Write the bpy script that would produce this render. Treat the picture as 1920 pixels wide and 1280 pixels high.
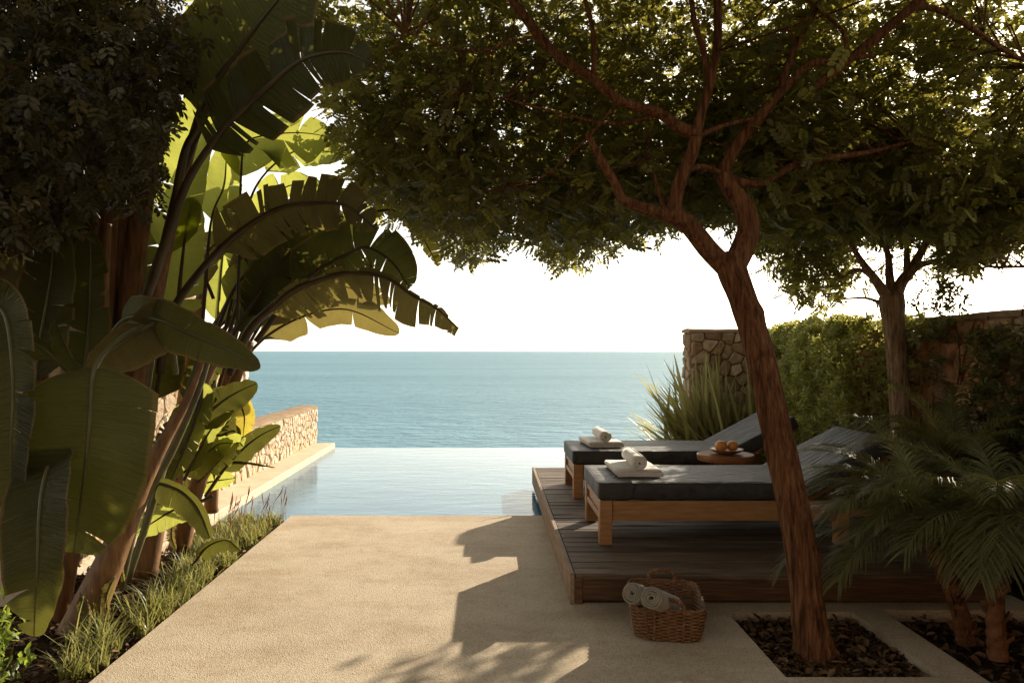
import bpy, bmesh, math, random
import numpy as np
from mathutils import Vector, Matrix, noise

for o in list(bpy.data.objects):
    bpy.data.objects.remove(o, do_unlink=True)
SC = bpy.context.scene
C = SC.collection
R = math.radians
random.seed(7)
rng = np.random.default_rng(7)

# ------------------------------------------------------------------ camera
F, CX, HY, H = 1400.0, 920.0, 658.0, 1.5
cam_d = bpy.data.cameras.new("camera")
cam_d.sensor_width = 36.0
cam_d.lens = F * 36.0 / 1920.0
cam_d.shift_x = (960 - CX) / 1920.0
cam_d.shift_y = (HY - 640) / 1920.0
cam_d.clip_start = 0.05
cam_d.clip_end = 90000.0
cam = bpy.data.objects.new("camera", cam_d)
cam.location = (0, 0, H)
cam.rotation_euler = (R(90), 0, 0)
C.objects.link(cam)
SC.camera = cam

# ------------------------------------------------------------------ light
SUN_EL, SUN_AZ = R(21.6), R(37.7)          # azimuth measured from +Y towards +X
sd = Vector((math.sin(SUN_AZ) * math.cos(SUN_EL), math.cos(SUN_AZ) * math.cos(SUN_EL), math.sin(SUN_EL)))
world = bpy.data.worlds.new("World")
SC.world = world
world.use_nodes = True
wn, wl = world.node_tree.nodes, world.node_tree.links
wn.clear()
sky = wn.new("ShaderNodeTexSky")
sky.sky_type = 'NISHITA'
sky.sun_disc = False
sky.sun_elevation = SUN_EL
sky.sun_rotation = SUN_AZ
sky.altitude = 0
sky.air_density = 1.0
sky.dust_density = 0.8
sky.ozone_density = 1.0
hs = wn.new("ShaderNodeHueSaturation")
hs.inputs['Saturation'].default_value = 0.30
wb = wn.new("ShaderNodeMixRGB")
wb.blend_type = 'MULTIPLY'
wb.inputs['Fac'].default_value = 1.0
wb.inputs['Color2'].default_value = (1.0, 0.91, 0.76, 1)
bg = wn.new("ShaderNodeBackground")
bg.inputs['Strength'].default_value = 0.15
wo = wn.new("ShaderNodeOutputWorld")
wl.new(sky.outputs[0], hs.inputs['Color'])
wl.new(hs.outputs[0], wb.inputs['Color1'])
wl.new(wb.outputs[0], bg.inputs['Color'])
wl.new(bg.outputs[0], wo.inputs['Surface'])

sun_d = bpy.data.lights.new("sun", 'SUN')
sun_d.energy = 5.0
sun_d.angle = R(0.5)
sun_d.color = (1.0, 0.86, 0.66)
sun = bpy.data.objects.new("sun", sun_d)
sun.rotation_euler = sd.to_track_quat('Z', 'Y').to_euler()
sun.location = (8, 12, 9)
C.objects.link(sun)

SC.view_settings.view_transform = 'Standard'
SC.view_settings.look = 'None'
SC.view_settings.gamma = 1.0
SC.view_settings.use_curve_mapping = False
SC.view_settings.exposure = 0.95
SC.render.engine = 'CYCLES'
SC.cycles.max_bounces = 7
SC.cycles.diffuse_bounces = 4
SC.cycles.glossy_bounces = 3
SC.cycles.transmission_bounces = 4
SC.cycles.use_denoising = True
SC.cycles.sample_clamp_indirect = 6.0
SC.cycles.caustics_reflective = False
SC.cycles.caustics_refractive = False


def P(px, py, Y):
    """The point that stands Y metres ahead of the tripod, read off the photograph's own pixels."""
    return Vector(((px - CX) / F * Y, Y, H - (py - HY) / F * Y))


# ------------------------------------------------------------------ materials
def nmat(name):
    m = bpy.data.materials.new(name)
    m.use_nodes = True
    n = m.node_tree.nodes
    n.clear()
    return m, n, m.node_tree.links


def ramp(n, stops):
    r = n.new("ShaderNodeValToRGB")
    e = r.color_ramp.elements
    while len(e) < len(stops):
        e.new(0.5)
    for i, (p, c) in enumerate(stops):
        e[i].position = p
        e[i].color = (*c, 1)
    return r


def coords(n, l, stretch=(1, 1, 1), kind='Object'):
    t = n.new("ShaderNodeTexCoord")
    mp = n.new("ShaderNodeMapping")
    mp.inputs['Scale'].default_value = stretch
    l.new(t.outputs[kind], mp.inputs['Vector'])
    return mp.outputs[0]


def ntex(n, l, vec, scale, detail=6, rough=0.6, dist=0.0):
    t = n.new("ShaderNodeTexNoise")
    t.inputs['Scale'].default_value = scale
    t.inputs['Detail'].default_value = detail
    t.inputs['Roughness'].default_value = rough
    t.inputs['Distortion'].default_value = dist
    l.new(vec, t.inputs['Vector'])
    return t.outputs['Fac']


def mix(n, l, kind, a, b, fac=1.0):
    x = n.new("ShaderNodeMixRGB")
    x.blend_type = kind
    if isinstance(fac, float):
        x.inputs['Fac'].default_value = fac
    else:
        l.new(fac, x.inputs['Fac'])
    for s, v in (('Color1', a), ('Color2', b)):
        if isinstance(v, tuple):
            x.inputs[s].default_value = (*v, 1)
        else:
            l.new(v, x.inputs[s])
    return x.outputs[0]


def math_(n, l, op, a, b=None):
    x = n.new("ShaderNodeMath")
    x.operation = op
    for i, v in enumerate((a, b)):
        if v is None:
            continue
        if isinstance(v, (int, float)):
            x.inputs[i].default_value = v
        else:
            l.new(v, x.inputs[i])
    return x.outputs[0]


def finish(m, n, l, col, rough=0.7, spec=0.3, bump=None, bdist=0.01, bstr=0.5, trans=0.0, tcol=None, sheen=0.0):
    p = n.new("ShaderNodeBsdfPrincipled")
    if isinstance(col, tuple):
        p.inputs['Base Color'].default_value = (*col, 1)
    else:
        l.new(col, p.inputs['Base Color'])
    if isinstance(rough, float):
        p.inputs['Roughness'].default_value = rough
    else:
        l.new(rough, p.inputs['Roughness'])
    p.inputs['Specular IOR Level'].default_value = spec
    p.inputs['Sheen Weight'].default_value = sheen
    if bump is not None:
        b = n.new("ShaderNodeBump")
        b.inputs['Distance'].default_value = bdist
        b.inputs['Strength'].default_value = bstr
        l.new(bump, b.inputs['Height'])
        l.new(b.outputs[0], p.inputs['Normal'])
    out = n.new("ShaderNodeOutputMaterial")
    if trans > 0:
        t = n.new("ShaderNodeBsdfTranslucent")
        if tcol is None:
            tcol = col
        if isinstance(tcol, tuple):
            t.inputs['Color'].default_value = (*tcol, 1)
        else:
            l.new(tcol, t.inputs['Color'])
        x = n.new("ShaderNodeMixShader")
        x.inputs[0].default_value = trans
        l.new(p.outputs[0], x.inputs[1])
        l.new(t.outputs[0], x.inputs[2])
        l.new(x.outputs[0], out.inputs[0])
    else:
        l.new(p.outputs[0], out.inputs[0])
    return m


def simple(name, stops, scale=8.0, stretch=(1, 1, 1), rough=0.75, spec=0.25, bscale=None, bdist=0.004, bstr=0.6, detail=8, sheen=0.0, dist=0.0, rnd=0.0):
    m, n, l = nmat(name)
    v = coords(n, l, stretch)
    if rnd:
        oi = n.new("ShaderNodeObjectInfo")
        ad = n.new("ShaderNodeVectorMath")
        ad.operation = 'ADD'
        cx = n.new("ShaderNodeCombineXYZ")
        k = math_(n, l, 'MULTIPLY', oi.outputs['Random'], 37.0)
        l.new(k, cx.inputs[0]); l.new(k, cx.inputs[1]); l.new(k, cx.inputs[2])
        l.new(v, ad.inputs[0]); l.new(cx.outputs[0], ad.inputs[1])
        v = ad.outputs[0]
    f = ntex(n, l, v, scale, detail, dist=dist)
    c = ramp(n, stops)
    l.new(f, c.inputs[0])
    col = c.outputs[0]
    if rnd:
        g = ramp(n, [(0, (1 - rnd,) * 3), (1, (1 + rnd * 0.6,) * 3)])
        l.new(oi.outputs['Random'], g.inputs[0])
        col = mix(n, l, 'MULTIPLY', col, g.outputs[0])
    b = ntex(n, l, v, bscale or scale * 3, detail)
    return finish(m, n, l, col, rough, spec, b, bdist, bstr, sheen=sheen)


def leaf_mat(name, dark, light, tcol, trans=0.4, rough=0.4, spec=0.4):
    """small leaves: colour varies from leaf to leaf through the face attribute rnd"""
    m, n, l = nmat(name)
    a = n.new("ShaderNodeAttribute")
    a.attribute_name = "rnd"
    c = ramp(n, [(0.0, dark), (0.7, light), (1.0, tuple(min(1, x * 1.35) for x in light))])
    l.new(a.outputs['Fac'], c.inputs[0])
    t = ramp(n, [(0.0, tuple(x * 0.6 for x in tcol)), (1.0, tcol)])
    l.new(a.outputs['Fac'], t.inputs[0])
    return finish(m, n, l, c.outputs[0], rough, spec, trans=trans, tcol=t.outputs[0])


def blade_mat(name, dark, light, tcol, trans=0.42, rough=0.36):
    """large ribbed leaf: uv.x runs from midrib to edge, uv.y along the blade in metres"""
    m, n, l = nmat(name)
    uv = n.new("ShaderNodeUVMap")
    sp = n.new("ShaderNodeSeparateXYZ")
    l.new(uv.outputs[0], sp.inputs[0])
    v = coords(n, l, (1, 1, 1))
    blot = ntex(n, l, v, 5.0, 5)
    cx = n.new("ShaderNodeCombineXYZ")
    l.new(math_(n, l, 'MULTIPLY', sp.outputs[0], 1.2), cx.inputs[0])
    l.new(math_(n, l, 'MULTIPLY', sp.outputs[1], 60.0), cx.inputs[1])
    vein = ntex(n, l, cx.outputs[0], 1.0, 3)
    cx2 = n.new("ShaderNodeCombineXYZ")
    l.new(math_(n, l, 'MULTIPLY', sp.outputs[0], 2.0), cx2.inputs[0])
    l.new(math_(n, l, 'MULTIPLY', sp.outputs[1], 240.0), cx2.inputs[1])
    fine = ntex(n, l, cx2.outputs[0], 1.0, 2)
    c = ramp(n, [(0.3, dark), (0.7, light)])
    l.new(math_(n, l, 'ADD', math_(n, l, 'MULTIPLY', blot, 0.55), math_(n, l, 'MULTIPLY', vein, 0.45)), c.inputs[0])
    t = ramp(n, [(0.25, tuple(x * 0.55 for x in tcol)), (0.75, tcol)])
    l.new(math_(n, l, 'ADD', math_(n, l, 'MULTIPLY', blot, 0.4), math_(n, l, 'MULTIPLY', fine, 0.6)), t.inputs[0])
    # browned margin
    edge = ramp(n, [(0.95, (0, 0, 0)), (1.03, (1, 1, 1))])
    l.new(math_(n, l, 'ADD', sp.outputs[0], math_(n, l, 'MULTIPLY', blot, 0.10)), edge.inputs[0])
    col = mix(n, l, 'MIX', c.outputs[0], (0.16, 0.10, 0.04), edge.outputs[0])
    spot = ramp(n, [(0.66, (0, 0, 0)), (0.74, (1, 1, 1))])
    l.new(ntex(n, l, v, 26.0, 4, 0.6), spot.inputs[0])
    col = mix(n, l, 'MIX', col, (0.15, 0.09, 0.035), math_(n, l, 'MULTIPLY', spot.outputs[0], 0.55))
    b = math_(n, l, 'ADD', vein, math_(n, l, 'MULTIPLY', fine, 0.35))
    return finish(m, n, l, col, rough, 0.22, b, 0.014, 0.8, trans, t.outputs[0])


MT = {}
MT['leaf_dark'] = leaf_mat("tree_leaf", (0.055, 0.053, 0.014), (0.12, 0.115, 0.032), (0.46, 0.42, 0.07), 0.46)
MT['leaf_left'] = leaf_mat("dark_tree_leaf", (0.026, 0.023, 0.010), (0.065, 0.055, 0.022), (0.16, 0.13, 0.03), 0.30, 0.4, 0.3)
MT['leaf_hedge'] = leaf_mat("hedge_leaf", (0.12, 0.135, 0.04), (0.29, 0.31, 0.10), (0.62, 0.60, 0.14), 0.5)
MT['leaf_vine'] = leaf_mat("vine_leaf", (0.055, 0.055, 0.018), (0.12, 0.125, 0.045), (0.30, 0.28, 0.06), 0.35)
MT['leaf_bright'] = leaf_mat("shrub_leaf", (0.07, 0.11, 0.02), (0.13, 0.19, 0.04), (0.4, 0.5, 0.06), 0.45)
MT['palm'] = leaf_mat("palm_leaflet", (0.05, 0.054, 0.022), (0.12, 0.122, 0.05), (0.45, 0.42, 0.10), 0.40, 0.45, 0.3)
MT['flax'] = leaf_mat("flax_leaf", (0.13, 0.13, 0.055), (0.34, 0.32, 0.13), (0.65, 0.58, 0.2), 0.45, 0.42)
MT['grass'] = leaf_mat("grass_blade", (0.085, 0.095, 0.033), (0.20, 0.215, 0.08), (0.48, 0.46, 0.13), 0.42, 0.45)
MT['litter'] = leaf_mat("dry_litter", (0.035, 0.018, 0.009), (0.17, 0.10, 0.05), (0.1, 0.05, 0.02), 0.12, 0.7, 0.2)
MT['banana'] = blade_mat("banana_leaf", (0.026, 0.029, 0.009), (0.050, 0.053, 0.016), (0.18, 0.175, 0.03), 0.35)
MT['banana_lime'] = blade_mat("lit_young_banana_leaf", (0.08, 0.10, 0.025), (0.14, 0.16, 0.045), (0.52, 0.54, 0.10), 0.55)  # younger, lighter leaf; its sunlit look is partly put into the colour
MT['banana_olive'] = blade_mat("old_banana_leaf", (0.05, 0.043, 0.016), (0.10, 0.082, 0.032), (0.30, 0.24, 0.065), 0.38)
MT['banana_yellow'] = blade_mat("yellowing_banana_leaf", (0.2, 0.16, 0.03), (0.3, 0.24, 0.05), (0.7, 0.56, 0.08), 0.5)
MT['midrib'] = simple("midrib", [(0.3, (0.06, 0.058, 0.022)), (0.7, (0.12, 0.115, 0.045))], 6, (1, 1, 1), 0.4, 0.4, bdist=0.002)
MT['midrib_backlit'] = simple("backlit_midrib", [(0.3, (0.035, 0.024, 0.012)), (0.7, (0.07, 0.05, 0.022))], 6, (1, 1, 1), 0.45, 0.3, bdist=0.002)  # midribs seen against the light, their backlit darkness put into the colour
MT['stem'] = simple("pseudostem", [(0.3, (0.07, 0.035, 0.015)), (0.55, (0.20, 0.105, 0.045)), (0.75, (0.27, 0.17, 0.07))], 5, (6, 6, 0.8), 0.6, 0.3, bscale=9, bdist=0.006)
MT['bark'] = simple("bark", [(0.33, (0.060, 0.024, 0.012)), (0.49, (0.165, 0.070, 0.031)), (0.68, (0.30, 0.15, 0.07))], 8, (7, 7, 0.5), 0.85, 0.15, bscale=9, bdist=0.05, bstr=1.0, dist=0.3)
MT['bark_grey'] = simple("grey_bark", [(0.30, (0.09, 0.052, 0.03)), (0.5, (0.26, 0.17, 0.10)), (0.70, (0.44, 0.32, 0.21))], 10, (5, 5, 0.6), 0.85, 0.15, bscale=12, bdist=0.03, bstr=1.0)
MT['palm_bark'] = simple("palm_bark", [(0.3, (0.06, 0.025, 0.012)), (0.7, (0.22, 0.10, 0.045))], 18, (1, 1, 1), 0.85, 0.15)
MT['soil'] = simple("soil", [(0.3, (0.018, 0.011, 0.007)), (0.7, (0.06, 0.038, 0.022))], 14, rough=0.95, spec=0.1, bscale=40, bdist=0.02)
MT['mortar'] = simple("mortar", [(0.3, (0.24, 0.165, 0.10)), (0.7, (0.36, 0.26, 0.17))], 12, rough=0.95, spec=0.1, bscale=40, bdist=0.01)
MT['coping'] = simple("coping", [(0.3, (0.46, 0.37, 0.26)), (0.7, (0.60, 0.50, 0.37))], 6, rough=0.8, spec=0.2, bscale=50, bdist=0.003)
MT['deck'] = simple("deck_wood", [(0.25, (0.045, 0.030, 0.020)), (0.5, (0.13, 0.088, 0.058)), (0.78, (0.24, 0.18, 0.125))], 4, (1.0, 14, 14), 0.7, 0.3, bscale=9, bdist=0.006, bstr=0.8, rnd=0.35)
MT['fascia'] = simple("fascia_wood", [(0.25, (0.05, 0.024, 0.012)), (0.55, (0.12, 0.062, 0.03)), (0.8, (0.19, 0.11, 0.06))], 4, (1.2, 1.2, 16), 0.65, 0.3, bscale=9, bdist=0.004, rnd=0.25)
MT['edge_wood'] = simple("weathered_edge", [(0.25, (0.15, 0.10, 0.065)), (0.55, (0.28, 0.20, 0.135)), (0.8, (0.38, 0.29, 0.20))], 4, (12, 1.2, 12), 0.75, 0.25, bscale=9, bdist=0.004, rnd=0.15)
MT['teak'] = simple("lounger_timber", [(0.25, (0.24, 0.115, 0.045)), (0.55, (0.36, 0.185, 0.075)), (0.8, (0.46, 0.26, 0.115))], 3, (2, 8, 14), 0.45, 0.35, bscale=9, bdist=0.0015, rnd=0.12)
MT['teak_dark'] = simple("table_timber", [(0.25, (0.19, 0.07, 0.025)), (0.6, (0.31, 0.13, 0.05)), (0.85, (0.40, 0.19, 0.08))], 4, (2, 10, 10), 0.3, 0.45, bscale=9, bdist=0.001)
MT['rattan'] = simple("rattan", [(0.25, (0.085, 0.038, 0.016)), (0.55, (0.20, 0.10, 0.045)), (0.8, (0.33, 0.19, 0.09))], 40, rough=0.6, spec=0.3, bdist=0.002)
MT['orange'] = simple("orange_peel", [(0.3, (0.55, 0.19, 0.04)), (0.7, (0.66, 0.30, 0.08))], 12, rough=0.4, spec=0.4, bscale=260, bdist=0.0008)
MT['towel'] = simple("towel", [(0.3, (0.70, 0.66, 0.60)), (0.7, (0.80, 0.77, 0.72))], 30, rough=0.95, spec=0.1, bscale=320, bdist=0.003, bstr=0.8, sheen=0.3)
MT['towel_grey'] = simple("grey_towel", [(0.3, (0.20, 0.178, 0.138)), (0.7, (0.28, 0.25, 0.198))], 30, rough=0.95, spec=0.1, bscale=320, bdist=0.003, bstr=0.8, sheen=0.3)


def stone_mat(name, cols):
    m, n, l = nmat(name)
    oi = n.new("ShaderNodeObjectInfo")
    c = ramp(n, [(0.25 * i, q) for i, q in enumerate(cols)])
    l.new(oi.outputs['Random'], c.inputs[0])
    v = coords(n, l)
    f = ntex(n, l, v, 16, 9, 0.65)
    g = ramp(n, [(0.3, (0.55, 0.52, 0.48)), (0.7, (1.15, 1.1, 1.05))])
    l.new(f, g.inputs[0])
    b = ntex(n, l, v, 30, 9, 0.65)
    return finish(m, n, l, mix(n, l, 'MULTIPLY', c.outputs[0], g.outputs[0]), 0.88, 0.2, b, 0.02, 0.9)


MT['stone'] = stone_mat("wall_stone", [(0.27, 0.17, 0.105), (0.38, 0.27, 0.175), (0.46, 0.36, 0.25), (0.40, 0.25, 0.14), (0.52, 0.43, 0.32)])
MT['stone_pale'] = stone_mat("pale_wall_stone", [(0.54, 0.43, 0.31), (0.62, 0.52, 0.40), (0.68, 0.59, 0.47), (0.60, 0.43, 0.27), (0.72, 0.65, 0.54)])
MT['stone_red'] = stone_mat("reddish_wall_stone", [(0.33, 0.16, 0.085), (0.45, 0.24, 0.13), (0.52, 0.33, 0.20), (0.50, 0.25, 0.12), (0.47, 0.36, 0.25)])
MT['mortar_pale'] = simple("pale_mortar", [(0.3, (0.48, 0.40, 0.30)), (0.7, (0.62, 0.53, 0.41))], 12, rough=0.95, spec=0.1, bscale=40, bdist=0.01)


def path_mat():
    m, n, l = nmat("brushed_aggregate_concrete")
    v = coords(n, l)
    big = ntex(n, l, v, 1.1, 5)
    mid = ntex(n, l, v, 9, 6)
    c = ramp(n, [(0.3, (0.40, 0.328, 0.24)), (0.5, (0.485, 0.408, 0.305)), (0.7, (0.55, 0.472, 0.36))])
    l.new(math_(n, l, 'ADD', math_(n, l, 'MULTIPLY', big, 0.6), math_(n, l, 'MULTIPLY', mid, 0.4)), c.inputs[0])
    vo = n.new("ShaderNodeTexVoronoi")
    vo.inputs['Scale'].default_value = 170
    l.new(v, vo.inputs['Vector'])
    g = ramp(n, [(0.0, (0.58, 0.53, 0.48)), (0.4, (0.98, 0.98, 0.98)), (1.0, (1.16, 1.14, 1.1))])
    l.new(vo.outputs['Color'], g.inputs[0])
    st = ntex(n, l, coords(n, l, (1, 1.7, 1)), 1.7, 8, 0.68)
    sr = ramp(n, [(0.36, (0.84, 0.80, 0.75)), (0.55, (1, 1, 1))])
    l.new(st, sr.inputs[0])
    col = mix(n, l, 'MULTIPLY', c.outputs[0], g.outputs[0])
    col = mix(n, l, 'MULTIPLY', col, sr.outputs[0])
    b = math_(n, l, 'ADD', vo.outputs['Distance'], math_(n, l, 'MULTIPLY', ntex(n, l, v, 60, 6), 0.8))
    return finish(m, n, l, col, 0.82, 0.25, b, 0.004, 0.55)


MT['path'] = path_mat()


def fabric_mat():
    m, n, l = nmat("charcoal_canvas")
    v = coords(n, l)
    f = ntex(n, l, v, 7, 6)
    c = ramp(n, [(0.3, (0.028, 0.0262, 0.0248)), (0.7, (0.044, 0.041, 0.0385))])
    l.new(f, c.inputs[0])
    weave = ntex(n, l, v, 420, 2)
    b = math_(n, l, 'ADD', math_(n, l, 'MULTIPLY', ntex(n, l, coords(n, l, (1.0, 2.6, 1)), 5, 4, 0.5, 1.2), 5.0), math_(n, l, 'MULTIPLY', weave, 0.25))
    return finish(m, n, l, c.outputs[0], 0.54, 0.42, b, 0.008, 0.8, sheen=0.05)


MT['fabric'] = fabric_mat()


def water_mat(name, stops_noise, deep, light, rough, stretch, scale, bdist, scale2, bstr, spec=0.5):
    m, n, l = nmat(name)
    v = coords(n, l, stretch)
    a = ntex(n, l, v, scale, 4, 0.55, 0.4)
    b = ntex(n, l, v, scale2, 3, 0.5, 0.3)
    c = ramp(n, [(stops_noise[0], deep), (stops_noise[1], light)])
    l.new(ntex(n, l, v, scale * 0.25, 3), c.inputs[0])
    h = math_(n, l, 'ADD', a, math_(n, l, 'MULTIPLY', b, 0.35))
    m = finish(m, n, l, c.outputs[0], rough, spec, h, bdist, bstr)
    for x in n:
        if x.type == 'BSDF_PRINCIPLED':
            x.inputs['IOR'].default_value = 1.333
    return m


def sea_mat():
    m, n, l = nmat("sea_water")
    v = coords(n, l, (0.40, 1.0, 1))
    a = ntex(n, l, v, 0.22, 5, 0.6, 0.5)
    b = ntex(n, l, v, 0.9, 4, 0.55, 0.3)
    big = ntex(n, l, coords(n, l, (0.25, 1, 1)), 0.012, 4)
    h = math_(n, l, 'ADD', a, math_(n, l, 'MULTIPLY', b, 0.4))
    c = ramp(n, [(0.33, (0.056, 0.185, 0.270)), (0.67, (0.130, 0.295, 0.395))])
    l.new(math_(n, l, 'ADD', math_(n, l, 'MULTIPLY', big, 0.45), math_(n, l, 'MULTIPLY', a, 0.55)), c.inputs[0])
    bp = n.new("ShaderNodeBump")
    bp.inputs['Distance'].default_value = 2.2
    bp.inputs['Strength'].default_value = 1.0
    l.new(h, bp.inputs['Height'])
    d = n.new("ShaderNodeBsdfDiffuse")
    l.new(c.outputs[0], d.inputs['Color'])
    l.new(bp.outputs[0], d.inputs['Normal'])
    g = n.new("ShaderNodeBsdfGlossy")
    g.inputs['Roughness'].default_value = 0.12
    l.new(bp.outputs[0], g.inputs['Normal'])
    x = n.new("ShaderNodeMixShader")
    x.inputs[0].default_value = 0.20
    l.new(d.outputs[0], x.inputs[1]); l.new(g.outputs[0], x.inputs[2])
    o = n.new("ShaderNodeOutputMaterial")
    l.new(x.outputs[0], o.inputs[0])
    return m


MT['sea'] = sea_mat()
MT['pool'] = water_mat("pool_water", (0.35, 0.65), (0.055, 0.16, 0.25), (0.08, 0.20, 0.30), 0.04, (1.0, 2.6, 1), 2.2, 0.010, 9.0, 0.45, 0.30)


# ------------------------------------------------------------------ object helpers
def tag(o, label=None, cat=None, group=None, kind=None):
    if label: o['label'] = label
    if cat: o['category'] = cat
    if group: o['group'] = group
    if kind: o['kind'] = kind
    return o


def thing(name, label, cat, loc=(0, 0, 0), group=None):
    o = bpy.data.objects.new(name, None)
    o.empty_display_size = 0.1
    o.location = loc
    C.objects.link(o)
    return tag(o, label, cat, group)


def chain_loc(p):
    v = Vector((0, 0, 0))
    while p is not None and p.type == 'EMPTY':
        v += Vector(p.location)
        p = p.parent
    return v


def link(name, me, mat, parent=None):
    o = bpy.data.objects.new(name, me)
    if mat is not None and not me.materials:
        me.materials.append(mat)
    C.objects.link(o)
    if parent is not None:
        o.parent = parent
        if parent.type == 'EMPTY':
            o.matrix_parent_inverse = Matrix.Translation(-Vector(parent.location))
    return o


def npmesh(name, V, Fc, smooth=False, rnd=None, uv=None):
    """V (n,3); Fc (m,k) one polygon size, or a list of such arrays"""
    me = bpy.data.meshes.new(name)
    V = np.asarray(V, dtype=np.float32)
    fl = Fc if isinstance(Fc, list) else [Fc]
    fl = [np.asarray(f, dtype=np.int32) for f in fl if len(f)]
    me.vertices.add(len(V))
    me.vertices.foreach_set("co", V.ravel())
    nl = sum(f.size for f in fl)
    npoly = sum(len(f) for f in fl)
    me.loops.add(nl)
    me.polygons.add(npoly)
    idx = np.concatenate([f.ravel() for f in fl])
    tot = np.concatenate([np.full(len(f), f.shape[1], np.int32) for f in fl])
    start = np.concatenate([[0], np.cumsum(tot)[:-1]]).astype(np.int32)
    me.loops.foreach_set("vertex_index", idx)
    me.polygons.foreach_set("loop_start", start)
    me.polygons.foreach_set("loop_total", tot)
    if smooth:
        me.polygons.foreach_set("use_smooth", np.ones(npoly, dtype=bool))
    me.update(calc_edges=True)
    if rnd is not None:
        a = me.attributes.new("rnd", 'FLOAT', 'FACE')
        a.data.foreach_set("value", np.asarray(rnd, dtype=np.float32))
    if uv is not None:
        u = me.uv_layers.new(name="UVMap")
        u.data.foreach_set("uv", np.asarray(uv, dtype=np.float32)[idx].ravel())
    me.validate()
    return me


class MB:
    """collects boxes, tubes and polygons for ONE mesh"""
    def __init__(s): s.v, s.f = [], []

    def add(s, V, Fs):
        k = len(s.v)
        s.v += [tuple(x) for x in V]
        s.f += [tuple(i + k for i in f) for f in Fs]
        return s

    def box(s, x0, x1, y0, y1, z0, z1, bev=0.0):
        bm = bmesh.new()
        bmesh.ops.create_cube(bm, size=1.0)
        for v in bm.verts:
            v.co = Vector(((x0 + x1) / 2 + v.co.x * (x1 - x0), (y0 + y1) / 2 + v.co.y * (y1 - y0), (z0 + z1) / 2 + v.co.z * (z1 - z0)))
        if bev:
            bmesh.ops.bevel(bm, geom=bm.edges[:], offset=bev, segments=1, affect='EDGES')
        bm.verts.ensure_lookup_table()
        s.add([v.co.copy() for v in bm.verts], [[v.index for v in f.verts] for f in bm.faces])
        bm.free()
        return s

    def build(s, name, mat, parent=None, smooth=False):
        me = bpy.data.meshes.new(name)
        me.from_pydata([tuple(v) for v in s.v], [], s.f)
        if smooth:
            for p in me.polygons: p.use_smooth = True
        me.update()
        return link(name, me, mat, parent)


def spline(pts, n):
    """Catmull-Rom through pts (each a tuple of any length), n samples"""
    p = np.array([list(q) for q in pts], float)
    p = np.vstack([2 * p[0] - p[1], p, 2 * p[-1] - p[-2]])
    d = np.sqrt((np.diff(p[1:-1, :3], axis=0) ** 2).sum(1))
    cum = np.concatenate([[0], np.cumsum(d)])
    out = []
    for s in np.linspace(0, cum[-1], n):
        i = min(max(int(np.searchsorted(cum, s, side='right')) - 1, 0), len(d) - 1)
        t = (s - cum[i]) / max(d[i], 1e-9)
        a, b, c, e = p[i], p[i + 1], p[i + 2], p[i + 3]
        out.append(0.5 * (2 * b + (c - a) * t + (2 * a - 5 * b + 4 * c - e) * t * t + (3 * b - a - 3 * c + e) * t ** 3))
    return np.array(out)


def tube(path, rad, sides=8, disp=None, cap=True):
    """rings along path; disp(theta, metres along, i) scales the radius"""
    path = np.asarray(path, float)
    n = len(path)
    T = np.gradient(path, axis=0)
    T /= np.linalg.norm(T, axis=1)[:, None] + 1e-12
    ref = np.array([0, 1.0, 0]) if abs(T[0][1]) < 0.9 else np.array([1.0, 0, 0])
    U = ref - T[0] * ref.dot(T[0]); U /= np.linalg.norm(U)
    V, Fs, s = [], [], 0.0
    for i in range(n):
        U = U - T[i] * U.dot(T[i]); U /= np.linalg.norm(U) + 1e-12
        W = np.cross(T[i], U)
        if i: s += np.linalg.norm(path[i] - path[i - 1])
        for k in range(sides):
            th = 2 * math.pi * k / sides
            r = rad[i] * (disp(th, s, i) if disp else 1.0)
            V.append(path[i] + r * (math.cos(th) * U + math.sin(th) * W))
    for i in range(n - 1):
        for k in range(sides):
            a, b = i * sides + k, i * sides + (k + 1) % sides
            Fs.append((a, b, b + sides, a + sides))
    if cap:
        Fs.append(tuple(range(sides))[::-1])
        Fs.append(tuple((n - 1) * sides + k for k in range(sides)))
    return V, Fs


def tube_obj(name, pts, mat, parent=None, n=24, sides=10, disp=None, smooth=True):
    """pts: (x, y, z, radius)"""
    s = spline(pts, n)
    V, Fs = tube(s[:, :3], s[:, 3], sides, disp)
    return MB().add(V, Fs).build(name, mat, parent, smooth)


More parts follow.
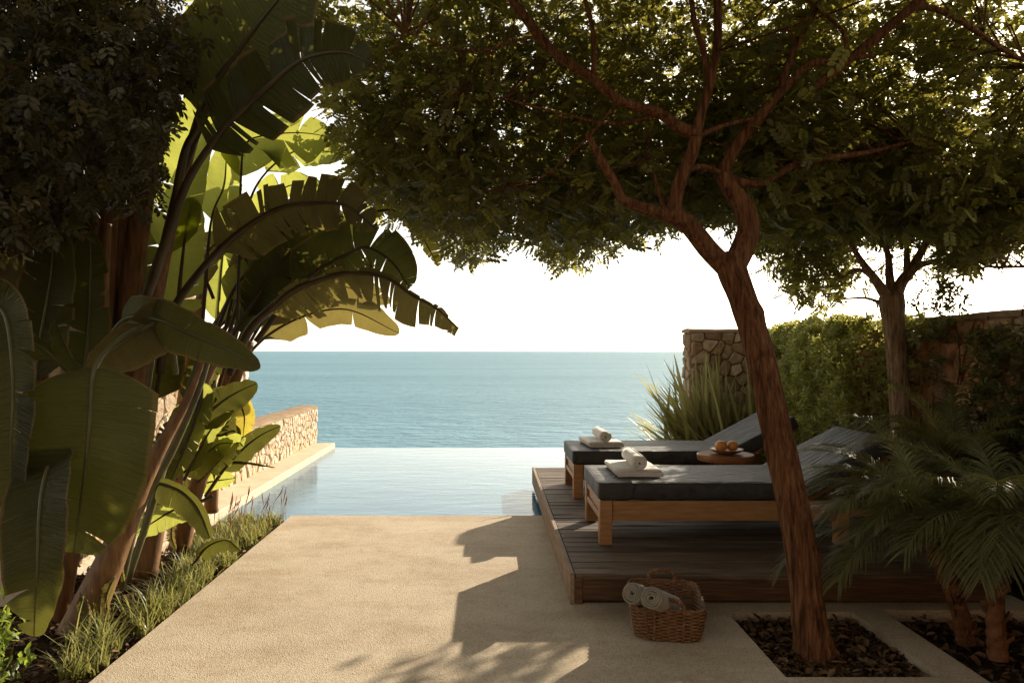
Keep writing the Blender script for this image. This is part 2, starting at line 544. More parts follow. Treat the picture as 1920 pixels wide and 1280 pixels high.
def rounded_box(sx, sy, sz, r, step=0.06, wob=0.0, seed=0):
    """a soft cushion shape centred at the origin"""
    def axis(h):
        e = [-h, -h + r * 0.3, -h + r]
        k = max(2, int((2 * h - 2 * r) / step))
        m = list(np.linspace(-h + r, h - r, k + 1))[1:-1]
        return e + m + [h - r, h - r * 0.3, h]
    hx, hy, hz = sx / 2, sy / 2, sz / 2
    key, V, Fs = {}, [], []

    def vid(p):
        k = tuple(round(c, 5) for c in p)
        if k not in key:
            q = np.array([min(max(p[0], -hx + r), hx - r), min(max(p[1], -hy + r), hy - r), min(max(p[2], -hz + r), hz - r)])
            d = np.array(p) - q
            L = np.linalg.norm(d)
            d = d / L if L > 1e-9 else d
            w = noise.noise(Vector((q[0] * 3.1 + seed, q[1] * 5.0, q[2] * 4))) + 0.5 * noise.noise(Vector((q[0] * 9 + seed, q[1] * 11, q[2] * 9)))
            key[k] = len(V)
            V.append(q + d * (r + wob * w))
        return key[k]
    ax = (axis(hx), axis(hy), axis(hz))
    hh = (hx, hy, hz)
    for a in range(3):
        b, c = (a + 1) % 3, (a + 2) % 3
        for sgn in (-1, 1):
            for i in range(len(ax[b]) - 1):
                for j in range(len(ax[c]) - 1):
                    q = []
                    for (di, dj) in ((0, 0), (1, 0), (1, 1), (0, 1)):
                        p = [0, 0, 0]
                        p[a] = sgn * hh[a]; p[b] = ax[b][i + di]; p[c] = ax[c][j + dj]
                        q.append(vid(p))
                    Fs.append(tuple(q if sgn > 0 else q[::-1]))
    return V, Fs


def strip_extrude(line, th, length, slices=5, wob=0.0, seed=0):
    """a thick sheet whose section follows the 2-D line (x, z), drawn out along y; ends closed"""
    L = np.asarray(line, float)
    T = np.gradient(L, axis=0)
    T /= np.linalg.norm(T, axis=1)[:, None]
    N = np.stack([-T[:, 1], T[:, 0]], 1)
    A, B = L + N * th / 2, L - N * th / 2
    n = len(L)
    V, Fs = [], []
    for s in range(slices):
        y = -length / 2 + length * s / (slices - 1)
        for i in range(n):
            w = wob * noise.noise(Vector((i * 0.35 + seed, y * 9, 0)))
            V.append((A[i][0], y + w, A[i][1] + w * 0.6))
        for i in range(n):
            w = wob * noise.noise(Vector((i * 0.35 + seed, y * 9, 0)))
            V.append((B[i][0], y + w, B[i][1] + w * 0.6))
    for s in range(slices - 1):
        o, p = s * 2 * n, (s + 1) * 2 * n
        for i in range(n - 1):
            Fs.append((o + i, o + i + 1, p + i + 1, p + i))
            Fs.append((o + n + i + 1, o + n + i, p + n + i, p + n + i + 1))
        Fs.append((o + n, o, p, p + n))
        Fs.append((o + n - 1, o + 2 * n - 1, p + 2 * n - 1, p + n - 1))
    e = (slices - 1) * 2 * n
    for i in range(n - 1):
        Fs.append((i, n + i, n + i + 1, i + 1))
        Fs.append((e + i, e + i + 1, e + n + i + 1, e + n + i))
    return V, Fs


# ------------------------------------------------------------------ the setting
POOL = (-2.5, 1.95, 6.82, 11.73)
WATER_Z = -0.05


def make_ground():
    xs = [-60, -25, -10, -6, -4, -3.2, -2.85, -2.5, -1.82, -1, 0, 0.8, 1.95, 2.9, 4, 6, 10, 25, 60]
    ys = [-40, -15, -6, -3, 0, 2, 3.4, 4.4, 5.6, 6.82, 8, 9.3, 10.6, 11.73, 12.0, 12.6, 13.5, 15, 18, 24]
    V, Fs = [], []
    for y in ys:
        for x in xs:
            z = -0.07 + 0.012 * noise.noise(Vector((x * 1.3, y * 1.3, 0)))
            if y > 12.5:
                z -= {12.6: 1.2, 13.5: 4.0, 15: 8.0, 18: 13.0, 24: 19.0}[y]
            V.append((x, y, z))
    n = len(xs)
    for j in range(len(ys) - 1):
        for i in range(n - 1):
            if xs[i] >= POOL[0] - 0.01 and xs[i + 1] <= POOL[1] + 0.01 and ys[j] >= POOL[2] - 0.01 and ys[j + 1] <= POOL[3] + 0.28:
                continue
            a = j * n + i
            Fs.append((a, a + 1, a + 1 + n, a + n))
    tag(MB().add(V, Fs).build("ground", MT['soil']), kind='structure')


make_ground()
tag(MB().add([(-40000, 14, -15), (40000, 14, -15), (40000, 60000, -15), (-40000, 60000, -15)], [(0, 1, 2, 3)]).build("sea", MT['sea']), kind='structure')

# path: slabs round the two planting openings
BED = (1.36, 2.08, 3.44, 4.30)
pb = MB()
for (x0, x1, y0, y1) in ((-1.82, BED[0], -3.0, 6.82), (BED[0], BED[1], -3.0, BED[2]), (BED[1], 2.265, -3.0, 4.33), (BED[0], BED[1], BED[3], 4.33), (BED[0], 3.2, 4.33, 4.6)):
    pb.box(x0, x1, y0, y1, -0.16, 0.0)
tag(pb.build("path", MT['path']), kind='structure')

# pool basin, water and overflow edge
b = MB()
b.add([(POOL[0], POOL[2], -1.3), (POOL[1], POOL[2], -1.3), (POOL[1], POOL[3], -1.3), (POOL[0], POOL[3], -1.3)], [(0, 1, 2, 3)])
b.box(POOL[0] - 0.16, POOL[0] - 0.001, POOL[2], POOL[3] + 0.2, -1.3, -0.055)
b.box(POOL[1] + 0.001, POOL[1] + 0.16, POOL[2], POOL[3] + 0.2, -1.3, -0.055)
b.box(POOL[0], POOL[1], POOL[2] - 0.16, POOL[2] - 0.03, -1.3, -0.165)
tag(b.build("pool_basin", MT['coping']), kind='structure')
tag(MB().add([(POOL[0], POOL[2], WATER_Z), (POOL[1], POOL[2], WATER_Z), (POOL[1], POOL[3] + 0.25, WATER_Z), (POOL[0], POOL[3] + 0.25, WATER_Z)], [(0, 1, 2, 3)]).build("pool_water", MT['pool']), kind='structure')
tag(MB().box(POOL[0], POOL[1] + 0.16, POOL[3] + 0.001, POOL[3] + 0.26, -1.3, WATER_Z - 0.006, 0.01).build("pool_overflow_edge", MT['coping']), kind='structure')
tag(MB().box(-2.86, -2.495, 5.6, 11.98, -0.10, 0.03, 0.012).build("pool_coping", MT['coping']), kind='structure')


# ------------------------------------------------------------------ rubble walls
def voronoi_cells(w, h, size, seed):
    r = random.Random(seed)
    nx, ny = max(1, round(w / size)), max(1, round(h / (size * 0.85)))
    sites = []
    for j in range(ny):
        for i in range(nx):
            if r.random() < 0.14: continue
            sites.append(((i + 0.5 + (0.25 if j % 2 else -0.25) + r.uniform(-0.42, 0.42)) * w / nx, (j + 0.5 + r.uniform(-0.42, 0.42)) * h / ny))
    cells = []
    for a in sites:
        poly = [(0, 0), (w, 0), (w, h), (0, h)]
        for q in sites:
            if q is a or abs(q[0] - a[0]) + abs(q[1] - a[1]) > size * 4.5:
                continue
            mx, my = (a[0] + q[0]) / 2, (a[1] + q[1]) / 2
            dx, dy = q[0] - a[0], q[1] - a[1]
            out = []
            for i in range(len(poly)):
                p0, p1 = poly[i], poly[(i + 1) % len(poly)]
                s0 = (p0[0] - mx) * dx + (p0[1] - my) * dy
                s1 = (p1[0] - mx) * dx + (p1[1] - my) * dy
                if s0 <= 0: out.append(p0)
                if s0 * s1 < 0:
                    t = s0 / (s0 - s1)
                    out.append((p0[0] + (p1[0] - p0[0]) * t, p0[1] + (p1[1] - p0[1]) * t))
            poly = out
            if len(poly) < 3: break
        if len(poly) >= 3: cells.append(poly)
    return cells


def face_stones(parent, origin, u, v, w, h, size, seed, depth=0.035, joint=0.008, mat='stone'):
    """stones set proud of the wall core; u x v points out of the face"""
    r = random.Random(seed + 5)
    u, v, o = Vector(u), Vector(v), Vector(origin)
    nrm = u.cross(v).normalized()
    for poly in voronoi_cells(w, h, size, seed):
        cx = sum(p[0] for p in poly) / len(poly)
        cy = sum(p[1] for p in poly) / len(poly)
        rad = sum(math.hypot(p[0] - cx, p[1] - cy) for p in poly) / len(poly)
        if rad < 0.03: continue
        # soften the corners: cut each one
        pts = []
        for i in range(len(poly)):
            p0, p1, p2 = poly[i - 1], poly[i], poly[(i + 1) % len(poly)]
            for k in (0.16,):
                pts.append((p1[0] + (p0[0] - p1[0]) * k, p1[1] + (p0[1] - p1[1]) * k))
                pts.append((p1[0] + (p2[0] - p1[0]) * k, p1[1] + (p2[1] - p1[1]) * k))
        k0 = 1 - joint / rad
        k1 = k0 * 0.84
        d = depth * r.uniform(0.65, 1.25)
        tx, ty = r.uniform(-0.12, 0.12), r.uniform(-0.12, 0.12)
        V, n = [], len(pts)
        for (k, dd) in ((k0, -0.01), (k0 * 0.985, d * 0.6), (k1, d)):
            for p in pts:
                a, bb = (p[0] - cx) * k, (p[1] - cy) * k
                z = dd + (a * tx + bb * ty if dd > 0 else 0) + (r.uniform(-0.004, 0.004) if dd > 0 else 0)
                V.append(o + u * (cx + a) + v * (cy + bb) + nrm * z)
        V.append(o + u * cx + v * cy + nrm * (d * 1.08))
        Fs = []
        for q in (0, 1):
            for i in range(n):
                j = (i + 1) % n
                Fs.append((q * n + i, q * n + j, (q + 1) * n + j, (q + 1) * n + i))
        for i in range(n):
            Fs.append((2 * n + i, 2 * n + (i + 1) % n, 3 * n))
        MB().add(V, Fs).build("stone", MT[mat], parent)


def cap_strip(parent, x0, x1, y0, y1, z, name="wall_cap", th=0.05):
    V, Fs = [], []
    long_x = (x1 - x0) > (y1 - y0)
    n = max(4, int(max(x1 - x0, y1 - y0) / 0.12))
    for i in range(n + 1):
        t = i / n
        for k, (s, q) in enumerate(((0, 0), (0, 0.7), (0.25, 1), (0.75, 1), (1, 0.7), (1, 0))):
            wv = 0.012 * noise.noise(Vector((x0 + i * 0.7, y0 + k, z)))
            zz = z + th * q + (wv if q else 0)
            if long_x: V.append((x0 + (x1 - x0) * t, y0 + (y1 - y0) * s + wv, zz))
            else: V.append((x0 + (x1 - x0) * s + wv, y0 + (y1 - y0) * t, zz))
    for i in range(n):
        for k in range(5):
            f = (i * 6 + k, i * 6 + k + 1, i * 6 + k + 7, i * 6 + k + 6)
            Fs.append(f if not long_x else f[::-1])
    Fs.append(tuple(range(6)))
    Fs.append(tuple(n * 6 + k for k in range(6))[::-1])
    MB().add(V, Fs).build(name, MT['mortar'], parent)


w1 = thing("stone_wall", "low sunlit rubble stone wall running beside the pool coping", "wall", (-3.0, 10.4, 0))
MB().box(-3.17, -2.85, 8.79, 12.2, -0.1, 0.57).build("wall_core", MT['mortar_pale'], w1)
face_stones(w1, (-2.85, 8.79, 0.02), (0, 1, 0), (0, 0, 1), 3.41, 0.55, 0.115, 11, 0.022, 0.007, 'stone_pale')
face_stones(w1, (-3.17, 8.79, 0.0), (1, 0, 0), (0, 0, 1), 0.32, 0.55, 0.17, 12, 0.022, 0.007, 'stone_pale')
face_stones(w1, (-2.85, 12.2, 0.0), (-1, 0, 0), (0, 0, 1), 0.32, 0.55, 0.17, 13, 0.022, 0.007, 'stone_pale')
cap_strip(w1, -3.18, -2.83, 8.79, 12.21, 0.57, th=0.04)

w2 = thing("stone_wall", "taller pale stone wall half hidden behind the banana leaves", "wall", (-3.0, 7.0, 0))
MB().box(-3.17, -2.85, 4.6, 8.77, -0.1, 1.30).build("wall_core", MT['mortar_pale'], w2)
MB().box(-3.165, -2.855, 4.605, 7.2, 1.30, 1.98).build("wall_core", MT['mortar_pale'], w2)
face_stones(w2, (-2.85, 4.6, 0.0), (0, 1, 0), (0, 0, 1), 4.17, 1.30, 0.22, 21, 0.025, 0.008, 'stone_pale')
face_stones(w2, (-2.855, 4.6, 1.31), (0, 1, 0), (0, 0, 1), 2.6, 0.68, 0.22, 22, 0.025, 0.008, 'stone_pale')
face_stones(w2, (-2.85, 8.77, 0.58), (-1, 0, 0), (0, 0, 1), 0.32, 0.7, 0.2, 23, 0.025, 0.008, 'stone_pale')
cap_strip(w2, -3.18, -2.83, 7.2, 8.78, 1.30)
cap_strip(w2, -3.18, -2.83, 4.6, 7.2, 1.98)

w3 = thing("stone_wall", "short stone wall end standing behind the spiky flax plant", "wall", (3.0, 9.5, 0))
MB().box(2.5, 3.62, 9.32, 9.65, -0.1, 1.73).build("wall_core", MT['mortar'], w3)
face_stones(w3, (2.5, 9.32, 0.0), (1, 0, 0), (0, 0, 1), 1.12, 1.73, 0.15, 31, 0.03)
face_stones(w3, (2.5, 9.65, 0.0), (0, -1, 0), (0, 0, 1), 0.33, 1.73, 0.17, 32, 0.03)
cap_strip(w3, 2.47, 3.6, 9.30, 9.67, 1.73)

w4 = thing("stone_wall", "long reddish stone wall behind the hedge and climbing vine", "wall", (3.8, 6.0, 0))
MB().box(3.62, 3.95, 2.0, 9.65, -0.1, 1.74).build("wall_core", MT['mortar'], w4)
face_stones(w4, (3.62, 7.6, 0.0), (0, -1, 0), (0, 0, 1), 3.4, 1.74, 0.21, 41, 0.055, 0.013, 'stone_red')
cap_strip(w4, 3.60, 3.97, 2.0, 9.66, 1.74)

# ------------------------------------------------------------------ added unseen house behind the tripod, keeps sky light off front faces
hs_ = thing("added_villa", "added unseen building with a flat roof overhang, blocking sky light behind the terrace", "added house", (0, -3.0, 0))
MB().box(-9, -1.6, -3.4, -3.0, -0.1, 3.3).box(1.6, 9, -3.4, -3.0, -0.1, 3.3).box(-1.6, 1.6, -3.4, -3.0, 2.4, 3.3).build("wall", MT['mortar'], hs_)
MB().box(-9.4, 9.4, -7.5, -1.4, 3.302, 3.5).build("roof", MT['fascia'], hs_)
for x0 in (-1.6, 0.004):
    MB().box(x0, x0 + 1.596, -3.25, -3.18, 0.0, 2.398, 0.01).build("door", MT['fascia'], hs_)

# ------------------------------------------------------------------ timber platform
PX0, PX1, PY0, PY1, PZ = 0.50, 2.95, 4.43, 8.48, 0.18
pl = thing("wooden_platform", "low weathered dark timber platform carrying both loungers", "platform", (1.7, 6.4, 0))
pitch = 0.1226
ny = int((PY1 - PY0) / pitch)
pitch = (PY1 - PY0) / ny
plank_meshes = []
for s in range(5):
    V, Fs = [], []
    n = 24
    for i in range(n + 1):
        x = (PX1 - PX0 - 0.008) * i / n
        wv = 0.003 * noise.noise(Vector((x * 1.7, s * 9.3, 0)))
        wz = 0.004 * noise.noise(Vector((x * 2.3, s * 5.1, 4)))
        for (yy, zz) in ((0, -0.03), (0, -0.004), (0.005, 0), (pitch - 0.013, 0), (pitch - 0.008, -0.004), (pitch - 0.008, -0.03)):
            V.append((x, yy + wv, zz + wz))
    for i in range(n):
        for k in range(5):
            Fs.append((i * 6 + k + 1, i * 6 + k, i * 6 + k + 6, i * 6 + k + 7))
    Fs.append(tuple(range(6)))
    Fs.append(tuple(n * 6 + k for k in range(6))[::-1])
    me = bpy.data.meshes.new("plank")
    me.from_pydata(V, [], Fs)
    plank_meshes.append(me)
for j in range(ny):
    o = link("plank", plank_meshes[j % 5], MT['deck'], pl)
    o.location = (PX0 + 0.004, PY0 + j * pitch + 0.004, PZ + random.uniform(-0.002, 0.002))
MB().box(PX0 + 0.03, PX1 - 0.03, PY0 + 0.03, PY1 - 0.03, -0.05, PZ - 0.034).build("joist_frame", MT['fascia'], pl)
MB().box(PX0 + 0.012, PX1, PY0 + 0.004, PY0 + 0.029, 0.02, PZ - 0.032, 0.003).build("fascia_board", MT['fascia'], pl)
MB().box(PX0 + 0.0, PX0 + 0.045, PY0 - 0.002, PY0 + 0.031, 0.0, PZ - 0.03, 0.003).build("corner_post", MT['fascia'], pl)
MB().box(PX0 - 0.03, PX0 - 0.001, PY0 - 0.004, PY1, 0.0, PZ + 0.004, 0.004).build("edge_board", MT['edge_wood'], pl)
MB().box(PX0 + 0.05, PX1, PY0 - 0.006, PY0 + 0.002, PZ - 0.034, PZ - 0.004, 0.002).build("nosing", MT['deck'], pl)

# ------------------------------------------------------------------ loungers
LX0, LX1, LW = 0.74, 2.70, 0.80


def make_lounger(y0, label):
    z0 = PZ + 0.004
    t = thing("sun_lounger", label, "sun lounger", (1.7, y0 + LW / 2, z0), "sun loungers on the timber platform")
    zr0, zr1 = z0 + 0.165, z0 + 0.303
    for lx in (LX0, LX1 - 0.35):
        for ly in (y0, y0 + LW - 0.085):
            MB().box(lx, lx + 0.085, ly, ly + 0.085, z0, zr1, 0.004).build("leg", MT['teak'], t)
    for ly in (y0 + 0.012, y0 + LW - 0.037):
        MB().box(LX0 + 0.087, LX1 - 0.352, ly, ly + 0.025, zr0, zr1 - 0.004, 0.003).build("side_rail", MT['teak'], t)
        MB().box(LX1 - 0.263, LX1 - 0.02, ly, ly + 0.025, zr0 + 0.03, zr1 - 0.004, 0.003).build("side_rail", MT['teak'], t)
    e = MB().box(LX0 + 0.022, LX0 + 0.042, y0 + 0.087, y0 + LW - 0.087, zr0 + 0.035, zr1 - 0.04).build("end_panel", MT['teak'], t)
    for (za, zb) in ((zr0 - 0.005, zr0 + 0.033), (zr1 - 0.038, zr1 - 0.003)):
        MB().box(LX0 + 0.006, LX0 + 0.05, y0 + 0.087, y0 + LW - 0.087, za, zb, 0.002).build("end_rail", MT['teak'], t)
    for k in range(9):
        xx = LX0 + 0.12 + k * 0.19
        if xx < LX1 - 0.1:
            MB().box(xx, xx + 0.08, y0 + 0.04, y0 + LW - 0.04, zr1 - 0.026, zr1 - 0.006).build("slat", MT['teak'], t)
    # mattress seat and raised back
    hx = 2.15
    zm = z0 + 0.305
    V, Fs = rounded_box(hx - LX0 + 0.02, LW, 0.122, 0.022, 0.06, 0.004, y0)
    V = [Vector((LX0 - 0.01 + (hx - LX0 + 0.02) / 2, y0 + LW / 2, zm + 0.061)) + Vector(v) for v in V]
    mt_ = MB().add(V, Fs).build("mattress", MT['fabric'], t, True)
    a = R(28)
    L = 0.70
    V, Fs = rounded_box(L, LW, 0.115, 0.022, 0.06, 0.004, y0 + 3)
    M = Matrix.Translation((hx - 0.005, y0 + LW / 2, zm + 0.004)) @ Matrix.Rotation(-a, 4, 'Y') @ Matrix.Translation((L / 2, 0, 0.058))
    MB().add([M @ Vector(v) for v in V], Fs).build("backrest", MT['fabric'], t, True)
    bf = MB()
    for ly in (y0 + 0.06, y0 + LW - 0.10):
        bf.box(0, L - 0.02, ly, ly + 0.04, -0.035, -0.003)
    bf.box(L - 0.06, L - 0.02, y0 + 0.101, y0 + LW - 0.101, -0.034, -0.004)
    M2 = Matrix.Translation((hx - 0.005, 0, zm + 0.002)) @ Matrix.Rotation(-a, 4, 'Y')
    bf.v = [tuple(M2 @ Vector(v)) for v in bf.v]
    bf.build("backrest_frame", MT['teak'], t)
    # seam piping along the top edge of the mattress
    ring = []
    for (sx, sy) in ((0, 0), (1, 0), (1, 1), (0, 1), (0, 0)):
        ring.append((sx, sy))
    pp = []
    xa, xb, ya, yb = LX0 - 0.006, hx + 0.004, y0 + 0.004, y0 + LW - 0.004
    for (p, q) in (((xa, ya), (xb, ya)), ((xb, ya), (xb, yb)), ((xb, yb), (xa, yb)), ((xa, yb), (xa, ya))):
        for k in range(12):
            f = k / 12
            pp.append((p[0] + (q[0] - p[0]) * f, p[1] + (q[1] - p[1]) * f, zm + 0.114))
    pp.append(pp[0])
    V, Fs = tube(pp, [0.0045] * len(pp), 5)
    MB().add(V, Fs).build("piping", MT['fabric'], mt_, True)
    return t


make_lounger(5.06, "charcoal cushioned timber lounger nearer the woven basket")
make_lounger(6.66, "charcoal cushioned timber lounger nearer the sea, behind the fruit bowl")

# ------------------------------------------------------------------ towels
SEAT_Z = PZ + 0.004 + 0.305 + 0.126


def fold_line(w, th, layers):
    """serpentine section of a towel folded over itself"""
    pts = []
    for k in range(layers):
        z = th / 2 + k * th * 1.03
        xs = np.linspace(-w / 2 + th / 2, w / 2 - th / 2, 10)
        if k % 2: xs = xs[::-1]
        pts += [(x, z) for x in xs]
        if k < layers - 1:
            s = 1 if k % 2 == 0 else -1
            for a in (-60, -20, 20, 60):
                pts.append((s * (w / 2 - th / 2 + 0.5 * th * math.cos(R(a))), z + th * 0.515 + 0.515 * th * math.sin(R(a))))
    return pts


def roll_line(r0, r1, turns):
    pts = []
    n = int(turns * 22)
    for i in range(n + 1):
        t = i / n
        a = turns * 2 * math.pi * t
        rr = (r0 + (r1 - r0) * t) * (1 + 0.03 * math.sin(a * 1.7))
        pts.append((rr * math.cos(a), rr * math.sin(a)))
    return pts


def place(V, M): return [M @ Vector(v) for v in V]


for (yo, w, seed, lab_f, lab_r) in ((5.24, 0.32, 1, "folded white towel under the rolled one on the lounger nearer the basket", "rolled white towel resting on the lounger nearer the basket"),
                                    (6.84, 0.31, 2, "folded white towel under the rolled one on the lounger nearer the sea", "rolled white towel resting on the lounger nearer the sea")):
    V, Fs = strip_extrude(fold_line(w, 0.0155, 3), 0.0148, 0.50, 7, 0.004, seed)
    M = Matrix.Translation((1.045, yo + 0.25, SEAT_Z + 0.002)) @ Matrix.Rotation(R(4 * seed - 3), 4, 'Z')
    tag(MB().add(place(V, M), Fs).build("folded_towel", MT['towel'], None, True), lab_f, "towel", "folded towels on the loungers")
    V, Fs = strip_extrude(roll_line(0.008, 0.05, 4.2), 0.0085, 0.50, 7, 0.003, seed + 4)
    M = Matrix.Translation((1.045, yo + 0.22, SEAT_Z + 0.104)) @ Matrix.Rotation(R(-3 + 2 * seed), 4, 'Z') @ Matrix.Rotation(R(20 * seed), 4, 'Y')
    tag(MB().add(place(V, M), Fs).build("rolled_towel", MT['towel'], None, True), lab_r, "towel", "rolled towels on the loungers")

# ------------------------------------------------------------------ side table, bowl and fruit
TX, TY = 1.965, 6.25
TZ = 0.643


def lathe(prof, cx, cy, n=40, close=True):
    V, Fs = [], []
    for (r, z) in prof:
        for k in range(n):
            a = 2 * math.pi * k / n
            V.append((cx + r * math.cos(a), cy + r * math.sin(a), z))
    for i in range(len(prof) - 1):
        for k in range(n):
            a, b = i * n + k, i * n + (k + 1) % n
            Fs.append((a, b, b + n, a + n))
    if close:
        Fs.append(tuple(range(n))[::-1])
        Fs.append(tuple((len(prof) - 1) * n + k for k in range(n)))
    return V, Fs


tb = thing("side_table", "round reddish timber side table standing between the loungers", "side table", (TX, TY, PZ))
V, Fs = lathe([(0.19, TZ - 0.058), (0.226, TZ - 0.054), (0.232, TZ - 0.03), (0.232, TZ - 0.006), (0.226, TZ)], TX, TY, 48)
MB().add(V, Fs).build("tabletop", MT['teak_dark'], tb)
for k in range(3):
    a = R(90 + 120 * k)
    tube_obj("leg", [(TX + 0.10 * math.cos(a), TY + 0.10 * math.sin(a), TZ - 0.06, 0.02), (TX + 0.13 * math.cos(a), TY + 0.13 * math.sin(a), 0.42, 0.019), (TX + 0.16 * math.cos(a), TY + 0.16 * math.sin(a), PZ + 0.004, 0.016)], MT['teak_dark'], tb, 8, 8)
V, Fs = lathe([(0.055, TZ + 0.002), (0.07, TZ + 0.006), (0.115, TZ + 0.022), (0.135, TZ + 0.040), (0.137, TZ + 0.044), (0.132, TZ + 0.045), (0.11, TZ + 0.030), (0.06, TZ + 0.014)], TX - 0.0, TY - 0.03, 40)
bo = MB().add(V, Fs).build("fruit_bowl", MT['teak_dark'], None, True)
tag(bo, "shallow wooden bowl holding two oranges on the round table", "bowl")


def fruit(cx, cy, cz, r, label):
    V, Fs = [], []
    nl, ns = 12, 20
    for i in range(nl + 1):
        th = math.pi * i / nl
        rr = math.sin(th)
        z = math.cos(th) * 0.95
        if i == 0: z -= 0.06
        for k in range(ns):
            a = 2 * math.pi * k / ns
            q = r * (1 + 0.02 * noise.noise(Vector((math.cos(a) * 2 + cx * 9, math.sin(a) * 2, th))))
            V.append((cx + q * max(rr, 0.02) * math.cos(a), cy + q * max(rr, 0.02) * math.sin(a), cz + r * z))
    for i in range(nl):
        for k in range(ns):
            a, b2 = i * ns + k, i * ns + (k + 1) % ns
            Fs.append((a + ns, b2 + ns, b2, a))
    f = thing("orange", label, "fruit", (cx, cy, cz - r), "oranges in the bowl")
    MB().add(V, Fs).build("peel", MT['orange'], f, True)
    V, Fs = lathe([(0.004, cz + r * 0.88), (0.006, cz + r * 0.93), (0.003, cz + r * 0.95)], cx, cy, 6)
    MB().add(V, Fs).build("stem_scar", MT['stem'], f)


fruit(TX - 0.050, TY - 0.045, TZ + 0.020 + 0.049, 0.050, "pale mottled orange in the bowl, the one nearer the folded towels")
fruit(TX + 0.052, TY - 0.02, TZ + 0.020 + 0.047, 0.047, "redder orange in the bowl, the one nearer the tree trunk")

# ------------------------------------------------------------------ basket
BC = Vector((0.955, 4.085, 0.0))
BROT = Matrix.Translation(BC) @ Matrix.Rotation(R(-9), 4, 'Z') @ Matrix.Diagonal((1.0, 1.0, 0.88, 1.0))
bk = thing("woven_basket", "brown woven basket with two arched handles standing on the path", "basket", tuple(BC))


def rr_outline(hx, hy, r, n):
    """points and outward normals round a rounded rectangle"""
    seg = [2 * (hx - r), math.pi * r / 2, 2 * (hy - r), math.pi * r / 2] * 2
    tot = sum(seg)
    cs = [(hx - r, -hy + r, -90), (hx - r, hy - r, 0), (-hx + r, hy - r, 90), (-hx + r, -hy + r, 180)]
    out = []
    for k in range(n):
        s = tot * k / n
        i = 0
        while s > seg[i]:
            s -= seg[i]; i += 1
        if i == 0: out.append((-hx + r + s, -hy, 0, -1))
        elif i == 2: out.append((hx, -hy + r + s, 1, 0))
        elif i == 4: out.append((hx - r - s, hy, 0, 1))
        elif i == 6: out.append((-hx, hy - r - s, -1, 0))
        else:
            cx, cy, a0 = cs[(i - 1) // 2]
            a = R(a0) + s / r
            out.append((cx + r * math.cos(a), cy + r * math.sin(a), math.cos(a), math.sin(a)))
    return out


def bsize(z):
    f = z / 0.19
    return 0.155 + 0.035 * f ** 0.6, 0.225 + 0.035 * f ** 0.6, 0.075


wv = MB()
nrow, ncol = 17, 84
for rI in range(nrow):
    z = 0.012 + rI * 0.0105
    hx, hy, rr = bsize(z)
    pts = []
    for k, (x, y, nx, ny2) in enumerate(rr_outline(hx, hy, rr, ncol)):
        d = 0.006 * (1 if (k // 2 + rI) % 2 else -1)
        jz = 0.002 * noise.noise(Vector((k * 0.9, rI * 3.3, 0)))
        pts.append((x + nx * d, y + ny2 * d, z + jz))
    pts.append(pts[0])
    V, Fs = tube(pts, [0.0072] * len(pts), 5, cap=False)
    wv.add(place(V, BROT), Fs)
tag(wv.build("weave", MT['rattan'], bk, True), kind='stuff')
V, Fs, ringN = [], [], 48
for z in (0.004, 0.05, 0.10, 0.15, 0.188):
    hx, hy, rr = bsize(z)
    for (x, y, nx, ny2) in rr_outline(hx - 0.006, hy - 0.006, rr, ringN):
        V.append((x, y, z))
for i in range(4):
    for k in range(ringN):
        a, b2 = i * ringN + k, i * ringN + (k + 1) % ringN
        Fs.append((a, b2, b2 + ringN, a + ringN))
Fs.append(tuple(range(ringN))[::-1])
MB().add(place(V, BROT), Fs).build("lining", MT['rattan'], bk)


def braid(pts, r, twist, n, parent, name):
    """two strands twisted about a path"""
    s = spline(pts, n)[:, :3]
    T = np.gradient(s, axis=0)
    T /= np.linalg.norm(T, axis=1)[:, None]
    ref = np.array([0.3, 0.5, 0.8])
    m = MB()
    for ph in (0, math.pi):
        q = []
        for i in range(n):
            u = np.cross(T[i], ref); u /= np.linalg.norm(u)
            w = np.cross(T[i], u)
            a = i * twist + ph
            q.append(s[i] + r * 0.55 * (math.cos(a) * u + math.sin(a) * w))
        V, Fs = tube(q, [r * 0.62] * n, 6)
        m.add(V, Fs)
    return m.build(name, MT['rattan'], parent, True)


hx, hy, rr = bsize(0.19)
ro = rr_outline(hx, hy, rr, 40)
ro.append(ro[0])
braid([tuple(BROT @ Vector((x, y, 0.192))) for (x, y, a, b2) in ro], 0.009, 0.85, 130, bk, "rim")
for sy in (-1, 1):
    yy = sy * (hy + 0.004)
    braid([tuple(BROT @ Vector((x, yy, z))) for (x, z) in ((-0.075, 0.19), (-0.070, 0.226), (-0.04, 0.251), (0, 0.258), (0.04, 0.251), (0.070, 0.226), (0.075, 0.19))], 0.0115, 0.8, 50, bk, "handle")
    for xx in (-0.075, 0.075):
        h0 = bsize(0.02)[1] + 0.012
        braid([tuple(BROT @ Vector((xx * 0.97, sy * (bsize(z)[1] + 0.011), z))) for z in (0.006, 0.06, 0.12, 0.19)], 0.007, 0.8, 24, bk, "strap")

